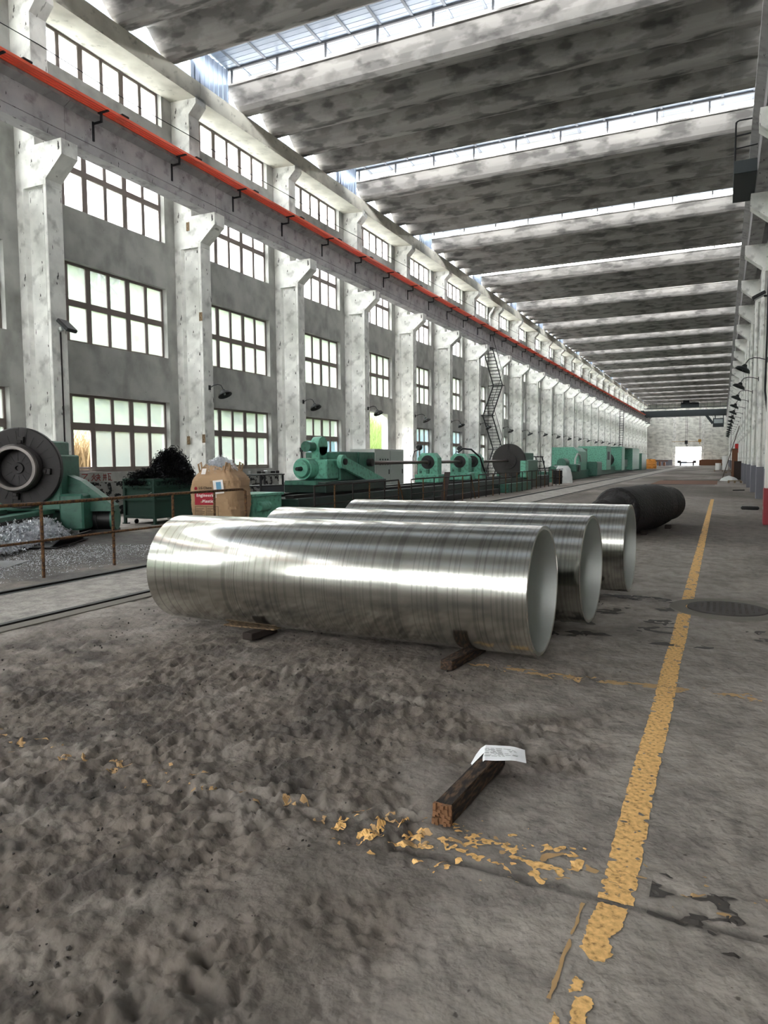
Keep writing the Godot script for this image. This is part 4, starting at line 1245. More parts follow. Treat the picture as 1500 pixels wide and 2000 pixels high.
# ------------------------------------------------------------------ faceplate lathe, bin and bag
func make_near_machines() -> void:
	var L := thing("faceplate_lathe", "green faceplate lathe with a big dark faceplate holding a bright ring", "lathe", Vector3(-13.47, 0, -10.5), deg_to_rad(28.5))
	var face := Transform3D(Basis(Vector3(1, 0, 0), Vector3(0, 0, 1), Vector3(0, -1, 0)), Vector3(0, 1.47, 0))     # local y points out of the face
	var fp := part(L, "faceplate", MB.new().lathe(face, [Vector2(0.0, -0.14), Vector2(0.84, -0.14), Vector2(0.86, -0.12), Vector2(0.86, -0.02), Vector2(0.84, 0.0), Vector2(0.0, 0.0)], 72), M.cast_iron)
	for q in 24:
		var a := TAU * q / 24.0 + 0.06
		var r0 := 0.56 if q % 2 else 0.50
		var r1 := 0.78 if q % 3 == 0 else 0.72
		var d := Vector3(cos(a), sin(a), 0)
		part(fp, "slot", MB.new().bar(Vector3(0, 1.47, 0.001) + d * r0, Vector3(0, 1.47, 0.001) + d * r1, 0.022, 0.004), M.oily_black)
	for q in 4:
		var a := TAU * q / 4.0 - 0.12
		var d := Vector3(cos(a), sin(a), 0)
		var s := Vector3(-sin(a), cos(a), 0)
		for e in [-0.085, 0.085]: part(fp, "slot", MB.new().bar(Vector3(0, 1.47, 0.001) + d * 0.48 + s * e, Vector3(0, 1.47, 0.001) + d * 0.855 + s * e, 0.026, 0.004), M.oily_black)
		part(fp, "jaw", MB.new().box(Vector3(0, 1.47, 0.05) + d * 0.60, Vector3(0.14, 0.13, 0.10), 0.01, Basis(d, s, Vector3(0, 0, 1))).box(Vector3(0, 1.47, 0.11) + d * 0.56, Vector3(0.07, 0.09, 0.06), 0.01, Basis(d, s, Vector3(0, 0, 1))), M.cast_iron)
	part(L, "clamped_ring", MB.new().lathe(face, [Vector2(0.385, 0.02), Vector2(0.49, 0.02), Vector2(0.50, 0.05), Vector2(0.50, 0.25), Vector2(0.485, 0.31), Vector2(0.46, 0.33), Vector2(0.40, 0.33), Vector2(0.385, 0.31), Vector2(0.385, 0.02)], 64), M.worn_steel)
	var hub := part(L, "chuck_centre", MB.new().lathe(face, [Vector2(0.36, 0.0), Vector2(0.36, 0.05), Vector2(0.12, 0.05), Vector2(0.11, 0.10), Vector2(0.05, 0.10), Vector2(0.045, 0.04), Vector2(0.0, 0.04)], 40), M.cast_iron)
	for q in 12:
		var a := TAU * q / 12.0
		var d := Vector3(cos(a), sin(a), 0)
		part(hub, "slot", MB.new().bar(Vector3(0, 1.47, 0.051) + d * 0.16, Vector3(0, 1.47, 0.051) + d * 0.34, 0.02, 0.004), M.oily_black)
	part(L, "headstock", MB.new().b6(-0.75, 0.78, 0.55, 1.75, -1.3, -0.16, 0.03).b6(-0.6, 0.6, 0.55, 2.05, -1.2, -0.2, 0.03), M.machine_green)
	part(L, "spindle_nose", MB.new().cyl(Vector3(0, 1.47, -0.2), Vector3(0, 1.47, -0.13), 0.42, 0.42, 32), M.cast_iron)
	var gz := Transform3D(Basis(Vector3(1, 0, 0), Vector3(0, 1, 0), Vector3(0, 0, 1)), Vector3.ZERO)
	part(L, "gusset", MB.new().prism(gz, PackedVector2Array([Vector2(0.74, 0.5), Vector2(1.75, 0.5), Vector2(1.75, 0.62), Vector2(1.05, 1.18), Vector2(0.74, 1.32)]), -0.95, -0.55), M.machine_green)
	part(L, "gear_case", MB.new().b6(0.74, 1.25, 0.12, 0.9, -0.7, -0.1, 0.04), M.machine_green)
	part(L, "bed", MB.new().b6(-0.62, 0.62, 0.06, 0.50, -1.5, 4.5, 0.02).b6(-0.62, -0.38, 0.5, 0.58, -0.2, 4.5).b6(0.38, 0.62, 0.5, 0.58, -0.2, 4.5), M.machine_green)
	part(L, "bed_way", MB.new().b6(-0.66, 0.66, 0.42, 0.50, 0.0, 4.5, 0.01), M.cast_iron)
	part(L, "drive_motor", MB.new().cyl(Vector3(0.95, 0.30, -0.9), Vector3(1.62, 0.30, -0.9), 0.26, 0.26, 28).cyl(Vector3(1.30, 0.30, -0.9), Vector3(1.34, 0.30, -0.9), 0.29, 0.29, 28), M.oily_black)
	part(L, "motor_cap", MB.new().cyl(Vector3(1.62, 0.30, -0.9), Vector3(1.72, 0.30, -0.9), 0.27, 0.24, 28), M.machine_green)
	part(L, "motor_foot", MB.new().b6(0.95, 1.7, 0.0, 0.08, -1.15, -0.65), M.oily_black)
	# swarf tray and chips
	var tr := solo("swarf_tray", MB.new().box(Vector3(0, 0.03, 0), Vector3(1.5, 0.02, 1.6), 0.0).box(Vector3(0.72, 0.12, 0), Vector3(0.24, 0.02, 1.6), 0.0, Basis(Vector3(0, 0, 1), 0.7)), M.oily_black, "black sheet swarf tray below the faceplate lathe bed", "tray", "", Vector3(-12.0, 0, -9.6))
	tr.rotation.y = deg_to_rad(28.5)
	solo("steel_plate", MB.new().box(Vector3(0, 0.012, 0), Vector3(0.9, 0.014, 0.7), 0.0), M.bright_steel, "flat steel plate lying on the swarf-strewn floor", "plate", "", Vector3(-10.25, 0, -7.4)).rotation.y = 0.5
	rng.seed = 21
	var chip := curl_mesh(0.016, 0.06, 0.012, 2.0)
	var dir := Vector3(sin(deg_to_rad(28.5)), 0, cos(deg_to_rad(28.5)))
	swarf("chip_pile", "heap of silver metal chips below the faceplate lathe", M.swarf_silver, chip, 6500, func():
		var u := rng.randf_range(-1.0, 2.6)
		return in_heap(Vector3(-12.25, 0.05, -9.55) + dir * u, 0.55, 0.42, 0.55), 0.5, 1.3, "chips")
	swarf("scattered_chips", "silver metal chips scattered over the floor behind the brown railing", M.swarf_silver, chip, 5200, func():
		var x := clampf(rng.randfn(-10.0, 0.75), -11.9, -8.5)
		return Vector3(x, 0.006, rng.randf_range(-10.3, -5.0) - 0.3 * (x + 10.0)), 0.10, 0.34, "chips")
	# the bin
	var bn := thing("swarf_bin", "dark green steel swarf bin on short legs heaped with black swarf", "bin", Vector3(-13.42, 0, -14.72))
	part(bn, "front_panel", MB.new().b6(-0.48, 0.48, 0.16, 1.14, 0.80, 0.83), M.bin_green)
	part(bn, "rear_panel", MB.new().b6(-0.48, 0.48, 0.16, 1.14, -0.83, -0.80), M.bin_green)
	for s in [-1, 1]:
		part(bn, "side_panel", MB.new().b6(s * 0.48, s * 0.45, 0.16, 1.14, -0.83, 0.83), M.bin_green)
		for t in [-1, 1]:
			part(bn, "corner_post", MB.new().b6(s * 0.46, s * 0.53, 0.0, 1.16, t * 0.81, t * 0.88, 0.006), M.bin_green)
			part(bn, "foot", MB.new().b6(s * 0.42, s * 0.55, 0.0, 0.025, t * 0.76, t * 0.90), M.bin_green)
		part(bn, "rib", MB.new().b6(s * 0.48, s * 0.53, 0.60, 0.66, -0.81, 0.81), M.bin_green)
		part(bn, "rib", MB.new().b6(s * 0.48, s * 0.53, 0.92, 0.98, -0.81, 0.81), M.bin_green)
	for y in [0.16, 0.60, 0.92]: part(bn, "rib", MB.new().b6(-0.46, 0.46, y, y + 0.06, 0.83, 0.88), M.bin_green)
	part(bn, "rim", MB.new().b6(-0.52, 0.52, 1.10, 1.16, 0.80, 0.86).b6(-0.52, 0.52, 1.10, 1.16, -0.86, -0.80).b6(-0.52, -0.46, 1.10, 1.16, -0.8, 0.8).b6(0.46, 0.52, 1.10, 1.16, -0.8, 0.8), M.bin_green)
	part(bn, "floor_plate", MB.new().b6(-0.46, 0.46, 0.14, 0.17, -0.82, 0.82), M.bin_green)
	part(bn, "caster", MB.new().cyl(Vector3(-0.28, 0.06, 0.7), Vector3(-0.24, 0.06, 0.7), 0.06, 0.06, 14), M.oily_black)
	for q in [[-0.30, 1.03, 0.16], [-0.02, 1.02, 0.2], [0.3, 0.78, 0.1]]:
		part(bn, "chalk_mark", MB.new().bar(Vector3(q[0], q[1], 0.8315), Vector3(q[0] + q[2], q[1] + 0.03, 0.8315), 0.004, 0.012), M.cabinet_grey)
	var curl := curl_mesh(0.028, 0.16, 0.012, 3.0)
	rng.seed = 5
	swarf("black_swarf", "tangle of black curly swarf heaped in the green bin", M.swarf_dark, curl, 4200, func():
		if rng.randf() < 0.35: return in_heap(Vector3(-13.5, 1.02, -14.45), 0.55, 0.30, 0.65)
		return in_heap(Vector3(-13.36, 1.02, -15.0), 0.52, 0.82, 0.56), 0.6, 1.5, "swarf")
	# the big bag
	var bg := thing("bulk_bag", "tan woven bulk bag with red printed label full of silver swarf", "bag", Vector3(-10.38, 0, -13.3), deg_to_rad(12))
	var bb := MB.new()
	var rows := 26
	var seg := 64
	var pt := func(a, b):
		var u: float = TAU * b / seg
		var y: float = 1.5 * a / rows
		var k := 0.25
		var cx: float = signf(cos(u)) * pow(absf(cos(u)), 0.45)
		var cz: float = signf(sin(u)) * pow(absf(sin(u)), 0.45)
		var bul: float = 0.50 + 0.075 * sin(PI * clampf(y / 1.5, 0, 1)) - 0.20 * smoothstep(1.15, 1.5, y)
		bul += 0.022 * nz.get_noise_3d(cos(u) * 2.6, y * 7.0, sin(u) * 2.6) + 0.03 * nz2.get_noise_3d(cos(u) * 1.3, y * 2.0, sin(u) * 1.3)
		var top: float = 0.09 * nz2.get_noise_2d(cos(u) * 1.6 + 3.0, sin(u) * 1.6) * smoothstep(1.2, 1.5, y)
		return Vector3(cx * bul, y + top, cz * bul)
	for a in rows:
		for b in seg:
			bb.quad(pt.call(a, b + 1), pt.call(a, b), pt.call(a + 1, b), pt.call(a + 1, b + 1))
	part(bg, "sack", bb, M.bag_cloth)
	part(bg, "fill_line", MB.new().cyl(Vector3(0, 1.30, 0), Vector3(0, 1.36, 0), 0.36, 0.3, 24), M.bag_cloth)
	for q in [[-0.36, 0.30], [0.34, 0.32], [0.36, -0.3], [-0.33, -0.33]]:
		part(bg, "lifting_loop", MB.new().tube([Vector3(q[0], 1.28, q[1]), Vector3(q[0] * 1.1, 1.52, q[1] * 1.05), Vector3(q[0] * 0.9, 1.56, q[1] * 1.1), Vector3(q[0] * 0.8, 1.40, q[1] * 1.15)], 0.022, 6), M.bag_cloth)
	var zf := 0.585
	var lb := part(bg, "red_label", MB.new().b6(-0.36, 0.12, 0.62, 0.90, zf, zf + 0.004), M.bag_red)
	writing(lb, "Engineering", Vector3(-0.32, 0.78, zf + 0.006), 0.085, M.print_white)
	writing(lb, "Plastics", Vector3(-0.18, 0.65, zf + 0.006), 0.085, M.print_white)
	writing(bg, "LG Chem", Vector3(-0.26, 0.95, zf + 0.004), 0.075, M.print_black)
	writing(bg, "LG Chem", Vector3(-0.24, 0.10, zf - 0.02), 0.12, M.print_black)
	part(bg, "round_emblem", MB.new().cyl(Vector3(-0.33, 0.985, zf), Vector3(-0.33, 0.985, zf + 0.006), 0.035, 0.035, 20), M.bag_red)
	part(bg, "round_emblem", MB.new().cyl(Vector3(-0.34, 0.15, zf - 0.03), Vector3(-0.34, 0.15, zf - 0.016), 0.055, 0.055, 20), M.bag_red)
	var tb := MB.new()
	for y in [0.58, 0.30]: tb.b6(-0.36, 0.20, y, y + 0.006, zf, zf + 0.004)
	for x in [-0.36, -0.09, 0.194]: tb.b6(x, x + 0.006, 0.30, 0.58, zf, zf + 0.004)
	part(bg, "printed_table", tb, M.print_black)
	rng.seed = 8
	var tx := MB.new()
	for l in 7:
		for c0 in [-0.34, -0.07]:
			tx.b6(c0, c0 + rng.randf_range(0.08, 0.22), 0.33 + l * 0.034, 0.338 + l * 0.034, zf, zf + 0.004)
	part(bg, "printed_text", tx, M.print_black, "stuff")
	var tg := part(bg, "blue_tag", MB.new().box(Vector3(0.22, 1.02, zf + 0.01), Vector3(0.24, 0.30, 0.006), 0.0, Basis(Vector3(0, 0, 1), 0.1)), M.print_white)
	part(tg, "tag_print", MB.new().box(Vector3(0.23, 1.02, zf + 0.014), Vector3(0.12, 0.22, 0.003), 0.0, Basis(Vector3(0, 0, 1), 0.1)), M.print_blue)
	part(bg, "white_tab", MB.new().box(Vector3(-0.2, 1.36, 0.44), Vector3(0.10, 0.14, 0.01), 0.0, Basis(Vector3.RIGHT, -0.5)), M.print_white)
	rng.seed = 6
	swarf("silver_swarf", "silver curly swarf spilling from the top of the bulk bag", M.swarf_silver, curl, 700, func(): return in_heap(Vector3(-10.38, 1.33, -13.3), 0.36, 0.34, 0.36), 0.4, 0.8, "swarf")
	# loose stones on the dirt
	rng.seed = 14
	var st := MB.new()
	var ico := [Vector3(0, 1, 0), Vector3(0.9, 0.3, 0), Vector3(0.2, 0.35, 0.9), Vector3(-0.8, 0.3, 0.4), Vector3(-0.5, 0.2, -0.8), Vector3(0.5, 0.3, -0.85), Vector3(0, -0.5, 0)]
	for k in range(1, 6):
		st.tri(ico[0], ico[k % 5 + 1], ico[k]); st.tri(ico[6], ico[k], ico[k % 5 + 1])
	swarf("loose_grit", "small dark stones and clods lying on the dirt floor", M.dark_stain, st.mesh(), 900, func():
		var x := rng.randf_range(-5.6, -1.4)
		var z := -1.2 - 4.6 * rng.randf()
		return Vector3(x, floor_height(x, z) + 0.003, z), 0.003, 0.013, "grit")

func writing(parent: Node, words: String, at: Vector3, size: float, m: Material) -> void:
	var f := SystemFont.new()
	f.font_names = PackedStringArray(["Droid Sans"])
	f.font_weight = 700
	var t := TextMesh.new()
	t.font = f
	t.text = words
	t.font_size = 32
	t.pixel_size = size / 32.0
	t.depth = 0.003
	t.horizontal_alignment = HORIZONTAL_ALIGNMENT_LEFT
	t.vertical_alignment = VERTICAL_ALIGNMENT_BOTTOM
	var o := part(parent, "lettering", t, m)
	o.position = at

# ------------------------------------------------------------------ boring machine and what stands beyond
func make_far_machines() -> void:
	var B := thing("boring_machine", "long green deep-hole boring machine behind the dark and yellow railing", "machine", Vector3(-10.5, 0, 0))
	part(B, "bed", MB.new().b6(-0.55, 0.75, 0.0, 0.62, -15.6, -45.0, 0.02), M.oily_green)
	part(B, "bed_way", MB.new().b6(-0.45, -0.2, 0.62, 0.70, -15.6, -37.5).b6(0.35, 0.60, 0.62, 0.70, -15.6, -37.5), M.cast_iron)
	part(B, "drip_tray", MB.new().b6(0.75, 1.05, 0.0, 0.22, -16.0, -33.0, 0.01), M.oily_black)
	# hydraulic unit at the near end
	part(B, "hydraulic_tank", MB.new().b6(-0.30, 0.45, 0.0, 0.78, -14.0, -15.3, 0.03).b6(-0.34, 0.49, 0.74, 0.80, -13.96, -15.34, 0.01), M.machine_mint)
	part(B, "pump", MB.new().cyl(Vector3(0.5, 0.5, -14.2), Vector3(0.5, 0.5, -14.6), 0.12, 0.12, 16).cyl(Vector3(-0.2, 0.95, -14.1), Vector3(-0.2, 0.95, -14.5), 0.16, 0.16, 18), M.machine_mint)
	# travelling drive head
	part(B, "saddle", MB.new().b6(-0.6, 0.75, 0.70, 1.0, -17.0, -20.9, 0.02), M.oily_green)
	part(B, "drive_box", MB.new().b6(-0.62, 0.55, 1.0, 1.84, -18.2, -20.35, 0.03), M.machine_green)
	part(B, "front_box", MB.new().b6(-0.45, 0.5, 1.06, 1.62, -17.5, -18.2, 0.03), M.machine_mint)
	part(B, "overhang_bracket", MB.new().prism(Transform3D(Basis(Vector3(0, 0, -1), Vector3(0, 1, 0), Vector3(1, 0, 0)), Vector3.ZERO), PackedVector2Array([Vector2(16.9, 1.04), Vector2(18.8, 1.04), Vector2(18.8, 0.62), Vector2(18.2, 0.62), Vector2(16.9, 0.92)]), -0.5, 0.5), M.machine_green)
	part(B, "main_motor", MB.new().cyl(Vector3(-0.05, 1.36, -17.7), Vector3(-0.05, 1.36, -17.1), 0.30, 0.30, 30).cyl(Vector3(-0.05, 1.36, -17.1), Vector3(-0.05, 1.36, -17.02), 0.26, 0.22, 30), M.machine_mint)
	part(B, "motor_shaft", MB.new().cyl(Vector3(-0.05, 1.36, -17.05), Vector3(-0.05, 1.36, -16.8), 0.07, 0.05, 16), M.cast_iron)
	part(B, "blower", MB.new().cyl(Vector3(-0.1, 2.0, -17.9), Vector3(0.16, 2.0, -17.9), 0.27, 0.27, 28).b6(-0.1, 0.16, 1.6, 2.0, -17.68, -18.15, 0.02), M.machine_mint)
	part(B, "blower_motor", MB.new().cyl(Vector3(-0.02, 1.98, -17.72), Vector3(-0.02, 1.98, -17.3), 0.13, 0.13, 20).cyl(Vector3(-0.02, 1.98, -17.3), Vector3(-0.02, 1.98, -17.24), 0.15, 0.15, 20), M.machine_green)
	var arm := MB.new()
	arm.bar(Vector3(0.66, 1.55, -18.1), Vector3(0.66, 0.85, -20.75), 0.12, 0.34)
	arm.cyl(Vector3(0.60, 1.55, -18.1), Vector3(0.74, 1.55, -18.1), 0.20, 0.20, 24)
	part(B, "link_arm", arm, M.machine_mint)
	part(B, "arm_pivot", MB.new().cyl(Vector3(0.74, 1.55, -18.1), Vector3(0.80, 1.55, -18.1), 0.09, 0.09, 16), M.cast_iron)
	part(B, "side_shaft", MB.new().cyl(Vector3(0.5, 1.52, -19.9), Vector3(0.76, 1.52, -19.9), 0.12, 0.12, 20), M.cast_iron)
	part(B, "cover_box", MB.new().b6(0.2, 0.60, 1.15, 1.84, -19.3, -20.38, 0.02), M.machine_green)
	part(B, "lever", MB.new().tube([Vector3(-0.35, 1.6, -17.6), Vector3(-0.35, 1.9, -17.55)], 0.02, 6).box(Vector3(-0.35, 1.9, -17.55), Vector3(0.07, 0.12, 0.07)), M.black_steel)
	part(B, "boring_bar", MB.new().cyl(Vector3(0, 1.50, -20.3), Vector3(0, 1.50, -38.0), 0.065, 0.065, 18), M.bar_steel)
	# steady rests
	for z in [-26.4, -30.2, -32.0]:
		var pg := PackedVector2Array([Vector2(-0.44, 1.02), Vector2(0.40, 1.02), Vector2(0.40, 1.66), Vector2(0.22, 1.86), Vector2(-0.26, 1.86), Vector2(-0.44, 1.66)])
		var sr := part(B, "steady_rest", MB.new().prism(Transform3D(), pg, z - 0.45, z).b6(-0.52, 0.50, 0.70, 1.02, z - 0.6, z + 0.12, 0.02), M.machine_mint)
		part(sr, "bearing", MB.new().cyl(Vector3(0, 1.5, z), Vector3(0, 1.5, z + 0.05), 0.27, 0.27, 28).cyl(Vector3(0, 1.5, z + 0.05), Vector3(0, 1.5, z + 0.12), 0.14, 0.14, 20), M.oily_black)
		part(sr, "clamp_lug", MB.new().b6(-0.06, 0.06, 1.05, 1.22, z, z + 0.05).box(Vector3(-0.3, 1.12, z + 0.02), Vector3(0.09, 0.09, 0.04)), M.machine_green)
	part(B, "coolant_hose", MB.new().tube([Vector3(-0.2, 1.9, -30.5), Vector3(0.0, 2.08, -30.6), Vector3(0.2, 2.05, -31.2), Vector3(0.42, 1.7, -31.8), Vector3(0.5, 0.9, -32.4)], 0.04, 8), M.black_steel)
	var fc := Transform3D(Basis(Vector3(1, 0, 0), Vector3(0, 0, 1), Vector3(0, -1, 0)), Vector3(0, 1.52, -38.2))
	var fp := part(B, "faceplate", MB.new().lathe(fc, [Vector2(0.0, -0.2), Vector2(0.91, -0.2), Vector2(0.92, -0.18), Vector2(0.92, -0.02), Vector2(0.90, 0.0), Vector2(0.0, 0.0)], 64), M.cast_iron)
	part(fp, "chuck", MB.new().lathe(fc, [Vector2(0.44, 0.0), Vector2(0.43, 0.08), Vector2(0.1, 0.08), Vector2(0.09, 0.0)], 40), M.cast_iron)
	for q in 16:
		var a := TAU * q / 16.0
		var d := Vector3(cos(a), sin(a), 0)
		part(fp, "slot", MB.new().bar(Vector3(0, 1.52, -38.118) + d * 0.16, Vector3(0, 1.52, -38.118) + d * 0.40, 0.03, 0.006), M.oily_black)
	for q in 4:
		var a := TAU * q / 4.0 + 0.05
		var d := Vector3(cos(a), sin(a), 0)
		part(fp, "jaw", MB.new().bar(Vector3(0, 1.52, -38.17) + d * 0.6, Vector3(0, 1.52, -38.17) + d * 0.84, 0.10, 0.06), M.oily_black)
	part(B, "headstock", MB.new().b6(-0.75, 0.95, 0.5, 1.55, -38.5, -41.0, 0.03).b6(-0.6, 0.75, 1.5, 1.95, -38.6, -40.8, 0.03), M.machine_green)
	part(B, "splash_guard", MB.new().b6(0.70, 1.00, 0.62, 1.52, -38.0, -38.6, 0.02), M.machine_mint)
	part(B, "chip_conveyor", MB.new().b6(0.8, 1.3, 0.0, 0.42, -33.5, -38.0, 0.02), M.machine_green)
	solo("leaning_plank", MB.new().bar(Vector3(-9.2, 0.02, -24.6), Vector3(-9.32, 1.12, -25.4), 0.22, 0.04), M.dark_wood, "dark plank leaning beside the first steady rest of the boring machine", "plank")
	# electric cabinet
	var cb := thing("control_cabinet", "tall grey electrical control cabinet behind the boring bar", "cabinet", Vector3(-13.2, 0, -27.9))
	part(cb, "body", MB.new().b6(-0.85, 0.3, 0.0, 2.06, -1.6, 1.35, 0.015), M.cabinet_grey)
	for q in 2:
		var dr := part(cb, "door", MB.new().b6(0.3, 0.325, 0.1, 2.0, 1.28 - q * 1.42, -0.08 - q * 1.42, 0.008), M.cabinet_grey)
		part(dr, "handle", MB.new().b6(0.325, 0.35, 1.0, 1.2, 0.02 - q * 1.42, 0.06 - q * 1.42), M.black_steel)
	for r in 2:
		for q in 4:
			part(cb, "indicator", MB.new().cyl(Vector3(0.325, 1.62 - r * 0.2, 0.9 - q * 0.25), Vector3(0.345, 1.62 - r * 0.2, 0.9 - q * 0.25), 0.035, 0.035, 12), M.black_steel)
	var bx := thing("parts_rack", "low dark steel rack with scrap parts against the wall", "rack", Vector3(-15.0, 0, -21.6))
	for s in [[-0.4, 0.7], [0.4, 0.7], [-0.4, -0.7], [0.4, -0.7]]: part(bx, "leg", MB.new().b6(s[0] - 0.03, s[0] + 0.03, 0, 1.1, s[1] - 0.03, s[1] + 0.03), M.black_steel)
	for y in [0.25, 0.68, 1.08]: part(bx, "shelf", MB.new().b6(-0.45, 0.45, y, y + 0.04, -0.75, 0.75), M.black_steel)
	part(bx, "front_sheet", MB.new().b6(0.42, 0.44, 0.25, 0.7, -0.7, 0.7), M.dark_grey_paint)
	rng.seed = 12
	for q in 9:
		solo("scrap_part", MB.new().box(Vector3.ZERO, Vector3(rng.randf_range(0.08, 0.22), rng.randf_range(0.05, 0.12), rng.randf_range(0.08, 0.2)), 0.01, Basis(Vector3.UP, rng.randf() * 3.0)), M.cast_iron if q % 3 else M.bright_steel, "small scrap metal part on top of the low dark rack", "scrap", "scrap on the low rack", Vector3(-15.0 + rng.randf_range(-0.3, 0.3), 1.19, -21.6 + rng.randf_range(-0.6, 0.6)))
	# portable fan lamps between the steady rests and windows
	for q in [[-12.6, -27.0], [-12.4, -31.5]]:
		var fa := thing("machine_lamp", "black machine lamp on a bent stalk beside a steady rest", "lamp", Vector3(q[0] + 1.2, 0.7, q[1]), 0.0, "machine lamps by the steady rests")
		part(fa, "stalk", MB.new().tube([Vector3(0, 0, 0), Vector3(0, 1.0, 0), Vector3(0.0, 1.25, -0.2), Vector3(0, 1.3, -0.6)], 0.02, 6), M.black_steel)
		part(fa, "head", MB.new().cyl(Vector3(0, 1.42, -0.7), Vector3(0.02, 1.42, -0.52), 0.14, 0.08, 16), M.black_steel)
	# rack trolley, sack and mid-distance machines
	var rk := thing("trolley_rack", "black steel A-frame rack standing by the end of the railing", "rack", Vector3(-11.4, 0, -46.9))
	for s in [-1, 1]:
		for t in [-1, 1]: part(rk, "leg", MB.new().bar(Vector3(s * 0.9, 0, t * 1.2), Vector3(s * 0.55, 1.75, t * 0.9), 0.07), M.black_steel)
		part(rk, "rail", MB.new().bar(Vector3(s * 0.55, 1.75, 1.1), Vector3(s * 0.55, 1.75, -1.1), 0.08), M.black_steel)
		part(rk, "rail", MB.new().bar(Vector3(s * 0.95, 1.0, 1.5), Vector3(s * 0.95, 1.0, -1.5), 0.08), M.black_steel)
		part(rk, "hook", MB.new().bar(Vector3(s * 1.2, 1.0, 1.4), Vector3(s * 1.2, 1.5, 1.4), 0.05), M.black_steel)
	for y in [0.5, 1.0, 1.45, 1.75]: part(rk, "cross_bar", MB.new().bar(Vector3(-0.95, y, 0.9), Vector3(0.95, y, 0.9), 0.06), M.black_steel)
	solo("dark_drum", MB.new().lathe(Transform3D(), [Vector2(0, 0), Vector2(0.29, 0), Vector2(0.3, 0.3), Vector2(0.285, 0.31), Vector2(0.3, 0.33), Vector2(0.3, 0.6), Vector2(0.285, 0.61), Vector2(0.3, 0.63), Vector2(0.3, 0.88), Vector2(0.0, 0.87)], 24), M.oily_black, "black drum beside the end of the dark and yellow railing", "drum", "", Vector3(-9.55, 0, -46.5))
	var sk := MB.new()
	for a in 10:
		for b in 20:
			var f := func(i: int, j: int):
				var u := TAU * j / 20.0
				var y: float = 1.15 * i / 10.0
				var r: float = 0.62 * (1.0 - 0.5 * pow(y / 1.15, 3.0)) + 0.06 * nz.get_noise_3d(cos(u) * 2.0, y * 2.0, sin(u) * 2.0)
				return Vector3(cos(u) * r, y, sin(u) * r)
			sk.quad(f.call(a, b + 1), f.call(a, b), f.call(a + 1, b), f.call(a + 1, b + 1))
	solo("white_sack", sk, M.white_sack, "crumpled white bulk sack next to the far green lathe", "sack", "", Vector3(-9.6, 0, -48.5))
	var m3 := thing("far_lathe", "green lathe with a hooded headstock beyond the white sack", "lathe", Vector3(-11.3, 0, -58.0))
	part(m3, "bed", MB.new().b6(-0.7, 0.9, 0.0, 0.7, 8.0, -8.0, 0.03), M.machine_green)
	part(m3, "near_block", MB.new().prism(Transform3D(), PackedVector2Array([Vector2(0.5, 0.0), Vector2(1.5, 0.0), Vector2(1.5, 0.55), Vector2(1.2, 0.6), Vector2(1.05, 1.0), Vector2(0.8, 1.15), Vector2(0.5, 1.05)]), 5.5, 8.5), M.machine_green)
	part(m3, "hood", MB.new().prism(Transform3D(), PackedVector2Array([Vector2(-1.2, 0.7), Vector2(0.9, 0.7), Vector2(0.9, 2.2), Vector2(0.5, 2.55), Vector2(-1.2, 2.55)]), -4.5, -0.5), M.machine_mint)
	part(m3, "tower", MB.new().b6(-0.6, 0.6, 1.0, 2.5, -6.6, -5.0, 0.03), M.machine_green)
	part(m3, "tailstock", MB.new().b6(0.2, 1.6, 0.1, 1.35, -8.4, -5.6, 0.1), M.machine_green)
	part(m3, "carriage", MB.new().b6(-0.4, 1.3, 0.6, 1.2, 0.6, 2.4, 0.05).cyl(Vector3(0.4, 1.3, 3.6), Vector3(0.4, 1.3, 2.2), 0.35, 0.35, 20), M.machine_green)
	part(m3, "hand_wheel", MB.new().cyl(Vector3(1.35, 0.85, 1.6), Vector3(1.42, 0.85, 1.6), 0.25, 0.25, 20), M.oily_black)
	part(m3, "hose_arch", MB.new().tube([Vector3(0.9, 0.7, 1.0), Vector3(0.9, 1.6, 0.7), Vector3(0.9, 2.0, -0.2), Vector3(0.9, 1.9, -1.2), Vector3(0.9, 1.4, -1.6)], 0.08, 8), M.cabinet_grey)
	var m4 := thing("guarded_lathe", "big green lathe with sheet-metal guard housing in the far half", "lathe", Vector3(-11.6, 0, -88.0))
	part(m4, "near_panel", MB.new().b6(-1.4, 1.35, 0.5, 2.85, 15.0, 12.0, 0.03), M.machine_mint)
	part(m4, "mid_panel", MB.new().b6(-1.4, 1.45, 0.3, 2.95, 4.0, 1.4, 0.03), M.machine_mint)
	part(m4, "end_panel", MB.new().b6(-1.4, 1.4, 0.2, 2.9, -7.0, -15.0, 0.03), M.machine_mint)
	part(m4, "roof", MB.new().b6(-1.4, 1.3, 2.8, 2.92, 4.0, -8.0, 0.02), M.machine_green)
	part(m4, "rear_guard", MB.new().b6(-1.5, -1.35, 0.0, 2.6, 15.0, -15.0), M.machine_green)
	part(m4, "bed", MB.new().b6(-0.9, 0.7, 0.0, 0.8, 15.0, -15.0, 0.03), M.machine_green)
	part(m4, "spindle", MB.new().cyl(Vector3(0, 1.5, 11.0), Vector3(0, 1.5, 5.0), 0.75, 0.75, 28), M.cast_iron)
	part(m4, "carriage", MB.new().b6(-0.6, 1.1, 0.6, 1.5, -1.0, -4.5, 0.05), M.machine_green)
	part(m4, "window_panel", MB.new().b6(1.35, 1.37, 1.5, 2.3, 14.4, 13.0), M.dark_grey_paint)
	solo("tool_cabinet", MB.new().b6(-0.8, 0.8, 0.0, 2.2, -3.5, 3.5, 0.03).b6(-0.7, 0.7, 2.2, 2.35, -2.0, 2.0, 0.02), M.machine_green, "green sheet cabinet behind the guarded lathe", "cabinet", "", Vector3(-11.0, 0, -110.0))
